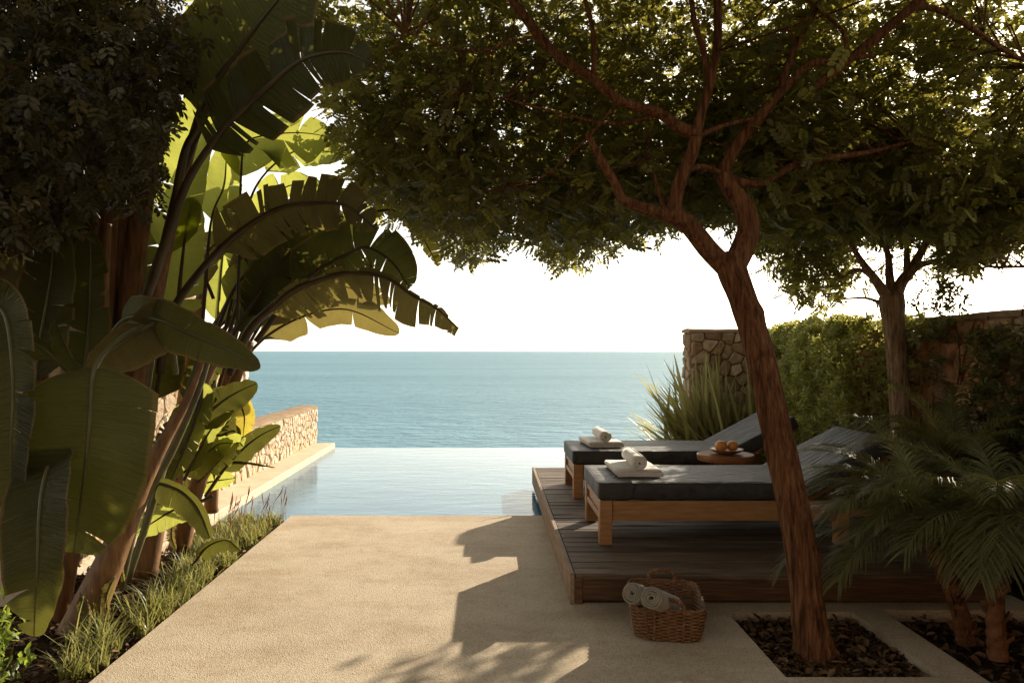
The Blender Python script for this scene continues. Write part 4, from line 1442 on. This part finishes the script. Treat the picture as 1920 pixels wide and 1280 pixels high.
big_leaf(pB, [(340, 330, 4.7), (390, 210, 4.65), (455, 110, 4.6), (530, 45, 4.55), (610, 10, 4.5)], 56, 60, -8, 12, 0.35, 0.7, 'banana', sag=0.04, pw=12, seed=62)
pC = thing("banana_plant", "banana plant nearest the pool with a long drooping torn leaf against the sky", "plant", tuple(P(345, 1020, 5.6)), "banana plants along the path")
DARK_RIB.append(pC)
stem(pC, [(335, 1030, 5.6, 66), (352, 960, 5.6, 56), (380, 880, 5.6, 46), (415, 780, 5.6, 38), (450, 690, 5.6, 30), (470, 640, 5.6, 24)], seed=7)
stem(pC, [(395, 960, 5.9, 40), (402, 860, 5.9, 36), (420, 740, 5.9, 30), (440, 660, 5.9, 22)], seed=8)
big_leaf(pC, [(430, 700, 5.5), (466, 622, 5.4), (500, 585, 5.35), (552, 543, 5.3), (610, 520, 5.25), (670, 511, 5.2), (728, 522, 5.15), (775, 554, 5.1), (818, 578, 5.08), (860, 616, 5.05)], 66, 22, -4, 60, 0.26, 0.75, 'banana_olive', sag=0.10, pw=18, seed=30, tipw=0.10)
big_leaf(pC, [(480, 640, 5.7), (540, 560, 5.7), (595, 508, 5.65), (650, 478, 5.6), (688, 464, 5.55), (735, 492, 5.5), (768, 540, 5.48)], 44, 66, 6, 10, 0.30, 0.6, 'banana', sag=0.08, pw=12, seed=31)
big_leaf(pC, [(640, 420, 5.8), (700, 398, 5.8), (745, 398, 5.8), (788, 440, 5.75), (822, 500, 5.75)], 16, 40, 10, 0, 0.25, 0.7, 'banana_yellow', sag=0.0, pw=6, seed=32)
big_leaf(pC, [(430, 640, 5.8), (480, 560, 5.8), (520, 500, 5.8), (560, 460, 5.8), (610, 440, 5.8)], 40, 44, 0, 12, 0.2, 0.5, 'banana', sag=0.05, pw=9, seed=33)
big_leaf(pC, [(400, 640, 5.9), (440, 540, 5.9), (500, 480, 5.9), (560, 440, 5.9)], 36, 30, 8, 0, 0.3, 0.4, 'banana_lime', sag=0.05, pw=8, seed=34)
big_leaf(pC, [(470, 600, 5.9), (480, 560, 5.9), (470, 590, 5.8), (450, 622, 5.8)], 26, 30, 0, 10, 0.3, 0.2, 'banana', sag=0.05, pw=6, seed=35)
big_leaf(pC, [(400, 560, 5.9), (380, 500, 5.9), (400, 460, 5.9), (440, 440, 5.9)], 30, 34, 0, 10, 0.2, 0.3, 'banana_olive', sag=0.05, pw=7, seed=36)
# leaves low down, catching the sun
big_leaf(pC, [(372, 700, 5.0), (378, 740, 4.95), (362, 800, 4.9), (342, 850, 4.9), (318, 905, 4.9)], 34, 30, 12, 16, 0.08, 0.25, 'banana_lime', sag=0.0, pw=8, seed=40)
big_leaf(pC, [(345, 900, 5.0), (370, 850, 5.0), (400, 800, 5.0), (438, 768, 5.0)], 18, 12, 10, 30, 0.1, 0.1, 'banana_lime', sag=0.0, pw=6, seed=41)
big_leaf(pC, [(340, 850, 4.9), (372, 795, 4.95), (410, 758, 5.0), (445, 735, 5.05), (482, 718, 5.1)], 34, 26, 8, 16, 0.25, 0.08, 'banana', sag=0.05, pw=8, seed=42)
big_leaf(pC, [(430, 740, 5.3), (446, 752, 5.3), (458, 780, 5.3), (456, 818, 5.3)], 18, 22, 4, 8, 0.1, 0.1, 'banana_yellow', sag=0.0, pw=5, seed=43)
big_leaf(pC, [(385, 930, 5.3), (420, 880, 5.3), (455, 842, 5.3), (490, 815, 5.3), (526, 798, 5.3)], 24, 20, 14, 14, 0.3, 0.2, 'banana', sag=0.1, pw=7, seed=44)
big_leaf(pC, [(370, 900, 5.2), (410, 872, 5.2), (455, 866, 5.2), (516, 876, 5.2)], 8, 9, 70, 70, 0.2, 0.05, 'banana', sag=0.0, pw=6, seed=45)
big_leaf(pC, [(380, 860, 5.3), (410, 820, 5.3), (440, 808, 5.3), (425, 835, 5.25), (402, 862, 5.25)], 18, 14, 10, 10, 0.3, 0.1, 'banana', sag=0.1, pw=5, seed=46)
big_leaf(pB, [(262, 960, 4.6), (285, 908, 4.5), (330, 915, 4.45), (362, 940, 4.4), (380, 970, 4.4), (394, 1008, 4.4)], 30, 30, 34, 34, 0.25, 0.1, 'banana', sag=0.3, pw=7, seed=47)
big_leaf(pB, [(400, 930, 4.75), (365, 944, 4.7), (325, 956, 4.7), (285, 980, 4.7), (255, 1000, 4.7)], 26, 26, 4, 8, 0.2, 0.15, 'banana_lime', sag=0.1, pw=7, seed=48)
big_leaf(pB, [(360, 1060, 5.0), (390, 1024, 4.9), (425, 1012, 4.85), (450, 1030, 4.8)], 18, 20, 40, 40, 0.25, 0.1, 'banana', sag=0.4, pw=5, seed=49)
big_leaf(pB, [(290, 760, 5.1), (300, 700, 5.1), (318, 650, 5.1), (330, 640, 5.1)], 44, 50, 0, 12, 0.08, 0.05, 'banana', sag=0.0, pw=8, seed=50)
big_leaf(pB, [(355, 780, 5.2), (370, 710, 5.2), (392, 650, 5.2), (405, 620, 5.2)], 22, 26, 10, 12, 0.1, 0.1, 'banana', sag=0.0, pw=8, seed=51)
pD = thing("banana_plant", "crowded banana plant at the back of the clump, its pale leaves lit from behind", "plant", tuple(P(330, 930, 6.4)), "banana plants along the path")
DARK_RIB.append(pD)
stem(pD, [(330, 940, 6.4, 50), (340, 800, 6.4, 44), (360, 650, 6.4, 36), (385, 520, 6.4, 28), (400, 440, 6.4, 20)], seed=12)
rD = random.Random(44)
for k in range(17):
    x0 = rD.uniform(340, 450); y0 = rD.uniform(670, 760)
    x2 = rD.uniform(420, 640); y2 = rD.uniform(330, 580)
    Yk = rD.uniform(6.0, 6.9)
    xm, ym = x0 + (x2 - x0) * 0.45, y0 + (y2 - y0) * 0.72
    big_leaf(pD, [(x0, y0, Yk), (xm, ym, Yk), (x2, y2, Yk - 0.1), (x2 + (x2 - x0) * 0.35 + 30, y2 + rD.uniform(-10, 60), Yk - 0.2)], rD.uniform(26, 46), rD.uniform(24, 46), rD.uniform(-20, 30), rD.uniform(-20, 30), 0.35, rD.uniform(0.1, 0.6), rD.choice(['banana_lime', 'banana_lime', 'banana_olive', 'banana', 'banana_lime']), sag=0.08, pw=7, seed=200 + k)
for k in range(14):
    x0 = rD.uniform(60, 260); y0 = rD.uniform(640, 780)
    x2 = x0 + rD.uniform(-130, 60); y2 = rD.uniform(360, 520)
    Yk = rD.uniform(5.2, 6.2)
    big_leaf(pD, [(x0, y0, Yk), ((x0 + x2) / 2 + 12, (y0 + y2) / 2, Yk), (x2, y2, Yk), (x2 - rD.uniform(10, 50), y2 + rD.uniform(-30, 30), Yk)], rD.uniform(30, 48), rD.uniform(30, 48), rD.uniform(-10, 25), rD.uniform(-10, 25), 0.25, rD.uniform(0.1, 0.5), rD.choice(['banana', 'banana_olive']), sag=0.05, pw=7, seed=300 + k)
rE = random.Random(91)
for k in range(15):
    Yk = rE.uniform(5.0, 5.9)
    x0 = rE.uniform(300, 385); y0 = rE.uniform(800, 960)
    a = R(rE.uniform(20, 100)); L = rE.uniform(110, 190)
    x1, y1 = x0 + math.cos(a) * L * 0.6, y0 - math.sin(a) * L * 0.75
    x2, y2 = x0 + math.cos(a) * L + rE.uniform(0, 40), y0 - math.sin(a) * L + rE.uniform(0, 30)
    if x2 > 470: x2 = 470 - rE.uniform(0, 60)
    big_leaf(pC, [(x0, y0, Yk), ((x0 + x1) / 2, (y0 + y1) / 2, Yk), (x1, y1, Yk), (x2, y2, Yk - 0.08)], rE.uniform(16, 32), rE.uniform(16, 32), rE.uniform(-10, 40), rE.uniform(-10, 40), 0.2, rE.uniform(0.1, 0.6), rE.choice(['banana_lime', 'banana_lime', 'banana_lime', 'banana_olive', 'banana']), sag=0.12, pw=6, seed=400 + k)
# bare green leaf stalks beside the stems
for q in ([(228, 1100, 4.3, 12), (262, 960, 4.35, 16), (320, 850, 4.4, 18), (372, 730, 4.5, 16), (400, 640, 4.6, 12)],
          [(240, 1090, 4.4, 12), (275, 980, 4.45, 16), (300, 900, 4.5, 16), (330, 800, 4.6, 14), (380, 650, 4.7, 10)],
          [(205, 1110, 4.5, 12), (235, 1000, 4.5, 18), (250, 900, 4.5, 16), (270, 780, 4.5, 12), (290, 650, 4.5, 10)]):
    stem(pA, q, "leaf_stalk", 'midrib', 20, 3)
# dry sheaths and a purple flower bract
for (a, bq) in (([(150, 1110, 4.0), (165, 1150, 3.98), (160, 1190, 3.97)], 14), ([(215, 1080, 4.1), (200, 1120, 4.08), (205, 1160, 4.06)], 12), ([(240, 1000, 4.3), (228, 1050, 4.28), (232, 1090, 4.28)], 10), ([(330, 960, 5.3), (322, 1000, 5.28), (330, 1030, 5.27)], 10)):
    big_leaf(pA, a, bq, bq, 30, 30, 0.05, 0.4, 'banana_olive', sag=0.1, pw=3, name="dry_sheath")
big_leaf(pC, [(462, 430, 5.75), (472, 455, 5.7), (480, 462, 5.68), (500, 460, 5.66)], 6, 8, 50, 50, 0.05, 0.0, 'banana_olive', sag=0, pw=6, name="flower_bract")

# ------------------------------------------------------------------ grass border
def grass(name, label, spots, mat, h=(0.18, 0.40), wid=0.0040, lean=0.95):
    V, Fs, rn = [], [], []
    for (x, y, z, hs) in spots:
        a = rng.uniform(0, 2 * np.pi)
        L = rng.uniform(*h) * hs
        ln = rng.uniform(0.15, lean)
        d = np.array([math.cos(a), math.sin(a), 0])
        sdx = np.array([-math.sin(a), math.cos(a), 0]) * wid * rng.uniform(0.7, 1.3)
        b0 = len(V)
        for k, t in enumerate((0, 0.35, 0.7, 1.0)):
            p = np.array([x, y, z]) + d * L * ln * t ** 1.8 + np.array([0, 0, L * (t - 0.42 * ln * t ** 2.4)])
            w = (1, 0.95, 0.65, 0.05)[k]
            V += [p + sdx * w, p - sdx * w]
        for k in range(3):
            q = b0 + k * 2
            Fs.append((q, q + 1, q + 3, q + 2))
        rn += [rng.uniform(0, 1)] * 3
    o = link(name, npmesh(name, V, np.array(Fs), rnd=rn), mat)
    return tag(o, label, None, None, 'stuff')


spots = []
tuft = []
for i in range(62):
    y = 3.55 + (6.7 - 3.55) * (i / 62) + rng.normal(0, 0.06)
    x = -1.86 - abs(rng.normal(0.10, 0.10)) - (0.12 if y > 5.6 else 0)
    tuft.append((x, y, 0.5 if y > 5.5 else rng.uniform(0.55, 0.9)))
for i in range(60):
    y = rng.uniform(5.6, 6.75)
    tuft.append((rng.uniform(-2.35, -1.88), y, 0.5))
for (x, y, hs) in tuft:
    for k in range(34):
        spots.append((x + rng.normal(0, 0.022), y + rng.normal(0, 0.025), -0.07, hs))
grass("grass_border", "tufts of long green grass edging the path below the banana plants", spots, MT['grass'])
# thin reddish flower stalks over the far tufts
sp = MB()
for i in range(26):
    x, y = rng.uniform(-2.3, -1.82), rng.uniform(5.9, 6.75)
    h = rng.uniform(0.16, 0.34)
    dx, dy = rng.normal(0.03, 0.04), rng.normal(0, 0.04)
    V, Fs = tube([(x, y, -0.05), (x + dx * 0.4, y + dy * 0.4, h * 0.55), (x + dx, y + dy, h * 0.8), (x + dx * 1.2, y + dy * 1.2, h)], [0.0016, 0.0015, 0.005, 0.001], 5)
    sp.add(V, Fs)
tag(sp.build("flower_spikes", simple("flower_spike", [(0.3, (0.16, 0.04, 0.02)), (0.7, (0.30, 0.09, 0.05))], 20)), "thin reddish flower spikes above the grass by the pool corner", None, None, 'stuff')

# ------------------------------------------------------------------ flax plant
fx = thing("flax_plant", "spiky flax plant with long sword leaves spreading above the far lounger", "plant", (2.55, 8.85, 0))
for i in range(260):
    a = rng.uniform(0.15 * np.pi, 1.15 * np.pi) if rng.uniform() < 0.6 else np.pi + rng.normal(0, 0.5)
    L = rng.uniform(0.95, 1.65)
    el = np.clip(rng.normal(52, 20), 8, 86)
    c, s_ = math.cos(R(el)), math.sin(R(el))
    base = np.array([2.62 + rng.normal(0, 0.26), 8.85 + rng.normal(0, 0.08), -0.06 + rng.uniform(0, 0.12)])
    d = np.array([math.cos(a) * c, math.sin(a) * c * 0.22, s_])
    d /= np.linalg.norm(d)
    out = np.array([math.cos(a), math.sin(a) * 0.2, 0])
    sd_ = np.cross(d, np.array([0, 0.3, 1.0])); sd_ /= np.linalg.norm(sd_) + 1e-9
    rl_ = rng.uniform(-0.9, 0.9)
    ux = np.cross(sd_, d)
    sd_, ux = sd_ * math.cos(rl_) + ux * math.sin(rl_), ux * math.cos(rl_) - sd_ * math.sin(rl_)
    V = []
    bend = rng.uniform(0.02, 0.20) * (1.4 - el / 90)
    for k, t in enumerate(np.linspace(0, 1, 6)):
        p = base + d * L * t + (out * 0.4 - np.array([0, 0, 1.0])) * bend * L * t ** 2.6
        w = 0.021 * (1, 1.1, 1.0, 0.85, 0.55, 0.04)[k]
        V += [p + sd_ * w + ux * w * 0.35, p, p - sd_ * w + ux * w * 0.35]
    if V[-1][2] > 0.85 and V[-1][0] < 1.74: continue
    if V[-1][0] > 3.3 or V[-1][0] < 1.55 or V[-1][1] > 9.26: continue
    Fs = []
    for k in range(5):
        q = k * 3
        Fs += [(q, q + 1, q + 4, q + 3), (q + 1, q + 2, q + 5, q + 4)]
    rv = float(rng.uniform(0, 1))
    link("leaf", npmesh("leaf", V, np.array(Fs), rnd=[rv] * 10), MT['flax'], fx)


# ------------------------------------------------------------------ hedge, vines, shrubs
def leafy_mass(parent, n, sampler, tmpl, mat, name="foliage", smin=0.7, smax=1.3, tilt=1.2, down=0.0, tone=0.5):
    pos = sampler(n)
    rot = rand_rot(len(pos), tilt, down)
    return scatter(name, pos, rot, rng.uniform(smin, smax, len(pos)), tmpl, mat, parent, np.clip(rng.normal(tone, 0.25, len(pos)), 0, 1))


def whorl(nl=7, L=0.05, W=0.022):
    V, T = [], []
    lv, lt = leaflet(L, W)
    for i in range(nl):
        a = 2 * math.pi * i / nl * 1.0 + i * 0.7
        e = 0.5 + 0.25 * math.sin(i * 2.1)
        k = len(V)
        Mx = np.array(Matrix.Rotation(a, 3, 'Z') @ Matrix.Rotation(-e, 3, 'Y'))
        for p in lv:
            V.append(Mx @ p + np.array([0, 0, 0.012 * i]))
        for t in lt: T.append(tuple(j + k for j in t))
    return np.array(V), np.array(T)


WH = whorl()
hd = thing("hedge", "dense clipped green hedge against the stone wall, brightly sunlit along its top", "hedge", (3.35, 7.6, 0))


def hedge_pos(n):
    out = []
    while len(out) < n:
        y = rng.uniform(5.6, 9.3)
        top = 1.70 + 0.07 * noise.noise(Vector((y * 2.1, 0, 0))) + 0.05 * noise.noise(Vector((y * 7, 3, 0)))
        z = top * (1 - rng.uniform(0, 1) ** 1.5)
        if rng.uniform() < 0.22: z = top + rng.normal(0.0, 0.035)
        f = 2.98 + 0.28 * max(0.0, (y - 6.8) / 2.2) + 0.10 * noise.noise(Vector((y * 1.7, z * 1.9, 5))) + 0.06 * noise.noise(Vector((y * 5, z * 5, 9)))
        if z > top - 0.15: f += (z - top + 0.15) * 0.8
        if y < 6.3: f += 0.25
        if y < 5.95 and z > 0.7: continue
        if y < 6.6 and z > 1.55 and rng.uniform() < 0.6: continue
        x = f + abs(rng.normal(0, 0.10)) if rng.uniform() < 0.8 else rng.uniform(f, 3.55)
        if noise.noise(Vector((x * 3, y * 3.1, z * 3.3))) < -0.35: continue
        out.append((x, y, z))
    return np.array(out)


leafy_mass(hd, 6500, hedge_pos, WH, MT['leaf_hedge'], smin=0.6, smax=1.15)
for i in range(9):
    y = 5.8 + i * 0.42
    tube_obj("stem", [(3.35, y, -0.07, 0.02), (3.33 + rng.normal(0, 0.04), y + 0.05, 0.6, 0.016), (3.36 + rng.normal(0, 0.05), y + 0.02, 1.3, 0.008)], MT['bark'], hd, 8, 6)

vn = thing("climbing_vine", "ragged climbing vine covering the stone wall beside the palms", "vine", (3.5, 4.7, 0))


def vine_pos(n):
    out = []
    while len(out) < n:
        y = rng.uniform(3.6, 6.6)
        z = rng.uniform(-0.05, 2.0)
        d = noise.noise(Vector((y * 2.2, z * 1.8, 2.0))) + 0.5 * noise.noise(Vector((y * 5, z * 5, 7.0)))
        lim = -0.30
        if 5.45 < y < 6.35: lim = 0.30 if (z > 1.55 or z < 0.75) else 0.62
        if z > 1.62: lim = 0.34
        if d < lim: continue
        x = 3.58 - abs(rng.normal(0, 0.11)) - 0.15 * max(0, d)
        out.append((x, y, z))
    return np.array(out)


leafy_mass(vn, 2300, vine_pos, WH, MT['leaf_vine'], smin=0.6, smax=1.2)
for i in range(16):
    y = rng.uniform(4.2, 6.2)
    zz = np.linspace(0, rng.uniform(1.2, 1.9), 6)
    tube_obj("stem", [(3.56 + rng.normal(0, 0.02), y + rng.normal(0, 0.06) + 0.1 * math.sin(z * 3 + i), z, 0.008 - 0.003 * z / 2) for z in zz], MT['bark'], vn, 16, 5)

sh = thing("leafy_shrub", "small bright green shrub at the corner of the banana bed", "shrub", tuple(P(-10, 1290, 3.3)))


def shrub_pos(n):
    c = np.array(P(-22, 1240, 3.35))
    return c + rng.normal(0, 1, (n, 3)) * np.array([0.07, 0.10, 0.11])


leafy_mass(sh, 85, shrub_pos, whorl(6, 0.052, 0.022), MT['leaf_bright'], smin=0.6, smax=1.1)
for i in range(6):
    c = P(-22, 1290, 3.35)
    tube_obj("stem", [(c.x, c.y, -0.07, 0.006), (c.x + rng.normal(0, 0.05), c.y + rng.normal(0, 0.05), 0.06, 0.004), (c.x + rng.normal(0, 0.09), c.y + rng.normal(0, 0.07), 0.24, 0.002)], MT['midrib'], sh, 7, 5)


# ------------------------------------------------------------------ palms
def frond(parent, base, az, el, L, droop, leaf_len=0.20, pairs=34, mat='palm', seed=0, twist=0.0):
    """arching feather frond"""
    r = random.Random(seed)
    base = np.array(base, float)
    hd_ = np.array([math.cos(az), math.sin(az), 0])
    n = 22
    pts, e = [base], el
    for i in range(n):
        e = el - droop * (i / n) ** 1.25
        pts.append(pts[-1] + (hd_ * math.cos(e) + np.array([0, 0, math.sin(e)])) * L / n)
    pts = np.array(pts)
    T = np.gradient(pts, axis=0); T /= np.linalg.norm(T, axis=1)[:, None]
    side = np.cross(hd_, np.array([0, 0, 1.0]))
    V, Fs, rn = [], [], []
    tv, tf = tube(pts, [0.006 * (1 - 0.8 * i / n) + 0.0008 for i in range(n + 1)], 4, cap=False)
    V += tv; Fs += tf; rn += [0.9] * len(tf)
    for k in range(pairs):
        t = 0.16 + 0.84 * k / pairs
        i = min(int(t * n), n - 1); fr = t * n - i
        p = pts[i] * (1 - fr) + pts[i + 1] * fr
        tg = T[i]
        nrm = np.cross(side, tg)
        ll = leaf_len * (math.sin(math.pi * (0.12 + 0.82 * t)) ** 0.6) * r.uniform(0.85, 1.1)
        for sg in (-1, 1):
            ang = R(52 - 22 * t + r.uniform(-6, 6))
            d = tg * math.cos(ang) + side * sg * math.sin(ang) + nrm * (0.28 + r.uniform(-0.12, 0.12))
            d /= np.linalg.norm(d)
            wv_ = np.cross(d, nrm); wv_ /= np.linalg.norm(wv_) + 1e-9
            b0 = len(V)
            for q, (tt, w) in enumerate(((0, 0.0021), (0.35, 0.0036), (0.7, 0.0027), (1, 0.0003))):
                pos = p + d * ll * tt - np.array([0, 0, 1.0]) * ll * 0.42 * tt ** 2.2
                V += [pos + wv_ * w, pos - wv_ * w]
            for q in range(3):
                z = b0 + q * 2
                Fs.append((z, z + 1, z + 3, z + 2))
            rn += [min(1, max(0, 0.5 + r.uniform(-0.35, 0.35)))] * 3
    return link("frond", npmesh("frond", V, np.array(Fs), rnd=rn), MT[mat], parent)


def palm_trunk(parent, pts, seed):
    s = spline(pts, 26)
    V, Fs = tube(s[:, :3], s[:, 3], 14, lambda th, d, i: 1 + 0.16 * (((th * 7 / (2 * math.pi) * 2 + i * 0.5) % 1.0) - 0.5) + 0.10 * noise.noise(Vector((th * 3, d * 18, seed))))
    MB().add(V, Fs).build("trunk", MT['palm_bark'], parent)
    rr_ = random.Random(seed)
    for k in range(46):
        i = rr_.randint(2, 24)
        th = rr_.uniform(0, 2 * math.pi)
        c, r0 = s[i][:3], s[i][3]
        d = np.array([math.cos(th), math.sin(th), 0.35])
        p0 = c + d * r0 * 0.8
        V, Fs = tube([p0, p0 + d * 0.022 + np.array([0, 0, 0.012]), p0 + d * 0.032 + np.array([0, 0, 0.03])], [0.010, 0.008, 0.004], 5)
        MB().add(V, Fs).build("leaf_scar", MT['palm_bark'], parent)


def palm(label, base, tops, r0, crown_at, fronds, seed):
    t = thing("palm", label, "palm", base, "feathery palms by the wall")
    if tops:
        palm_trunk(t, [(*base, r0 * 1.15)] + [(*p, r0 * k) for p, k in tops], seed)
    for k, (az, el, L, dr, ll) in enumerate(fronds):
        frond(t, np.array(crown_at) + rng.normal(0, 0.015, 3), R(az), R(el), L, R(dr), ll * 1.12, 58, seed=seed * 100 + k)
    return t


def ring_fronds(n, el, L, dr, ll, off=0, jit=12):
    return [(off + 360 / n * i + rng.uniform(-jit, jit), el + rng.uniform(-9, 9), L * rng.uniform(0.85, 1.12), dr + rng.uniform(-14, 14), ll) for i in range(n)]


# azimuth 0 = +x (right), 90 = away, 180 = left, 270 = towards the viewer
pa_c = tuple(P(1742, 1010, 3.95))
palm("palm with a bent shaggy trunk beside the platform corner, fronds lying over the lounger", tuple(P(1812, 1205, 3.9)),
     [(tuple(P(1795, 1130, 3.9)), 1.0), (tuple(P(1765, 1060, 3.92)), 0.95), (pa_c, 0.7)], 0.043, pa_c,
     ring_fronds(9, 30, 0.78, 85, 0.20, 10) + ring_fronds(8, 58, 0.80, 95, 0.20, 30) + [(172, 62, 0.74, 105, 0.16), (160, 66, 0.80, 100, 0.16), (185, 48, 0.70, 95, 0.16), (196, 30, 0.62, 85, 0.16), (150, 72, 0.85, 90, 0.16), (178, 72, 0.86, 115, 0.16), (205, 45, 0.66, 95, 0.16), (140, 56, 0.85, 85, 0.16), (120, 64, 0.9, 80, 0.16), (155, 40, 0.72, 80, 0.16), (100, 74, 0.9, 70, 0.16), (80, 66, 0.9, 80, 0.16), (60, 60, 0.85, 85, 0.16), (215, 60, 0.7, 110, 0.16)], 1)
pb_c = tuple(P(1872, 985, 3.7))
palm("palm with a straight trunk and a drooping grey green frond nearest the viewer", tuple(P(1872, 1235, 3.65)),
     [(tuple(P(1866, 1150, 3.66)), 1.0), (tuple(P(1868, 1060, 3.68)), 0.9), (pb_c, 0.7)], 0.042, pb_c,
     ring_fronds(9, 28, 0.72, 90, 0.20, 0) + ring_fronds(8, 60, 0.8, 95, 0.2, 20) + [(258, 34, 0.74, 115, 0.24), (285, 36, 0.74, 110, 0.24), (240, 40, 0.7, 115, 0.22), (350, 25, 0.7, 80, 0.24)], 2)
pc_c = tuple(P(1790, 900, 5.0))
palm("palm with upright fronds growing close against the stone wall", (pc_c[0], pc_c[1], -0.06),
     [((pc_c[0], pc_c[1], 0.25), 1.0), (pc_c, 0.8)], 0.045, pc_c,
     ring_fronds(8, 68, 0.85, 85, 0.17, 15) + ring_fronds(7, 45, 0.75, 85, 0.17, 0) + [(120, 80, 0.95, 70, 0.17), (60, 78, 0.9, 75, 0.17), (185, 72, 0.9, 100, 0.17), (200, 60, 0.95, 95, 0.19), (220, 55, 0.9, 90, 0.19), (240, 60, 0.9, 90, 0.19), (270, 66, 0.9, 95, 0.19), (300, 60, 0.9, 95, 0.19)], 3)

# ------------------------------------------------------------------ litter in the planting beds
def litter(name, label, box, n, z=-0.052):
    pos = np.stack([rng.uniform(box[0], box[1], n), rng.uniform(box[2], box[3], n), z + rng.uniform(0, 0.022, n)], 1)
    rot = rand_rot(n, 0.9, 0.0)
    o = scatter(name, pos, rot, rng.uniform(0.6, 1.3, n), leaflet(0.055, 0.026, 0.5, 0.3), MT['litter'])
    tag(o, label)
    return o


litter("leaf_litter", "dry brown leaf litter filling the square bed round the leaning trunk", (BED[0] + 0.01, BED[1] - 0.01, BED[2] + 0.01, BED[3] - 0.01), 1500)
litter("leaf_litter", "dark dry leaves scattered on the soil under the palms", (2.28, 3.5, 2.6, 4.3), 1300)
litter("leaf_litter", "brown dead leaves on the soil under the banana plants", (-2.9, -1.84, 2.9, 6.6), 2200)
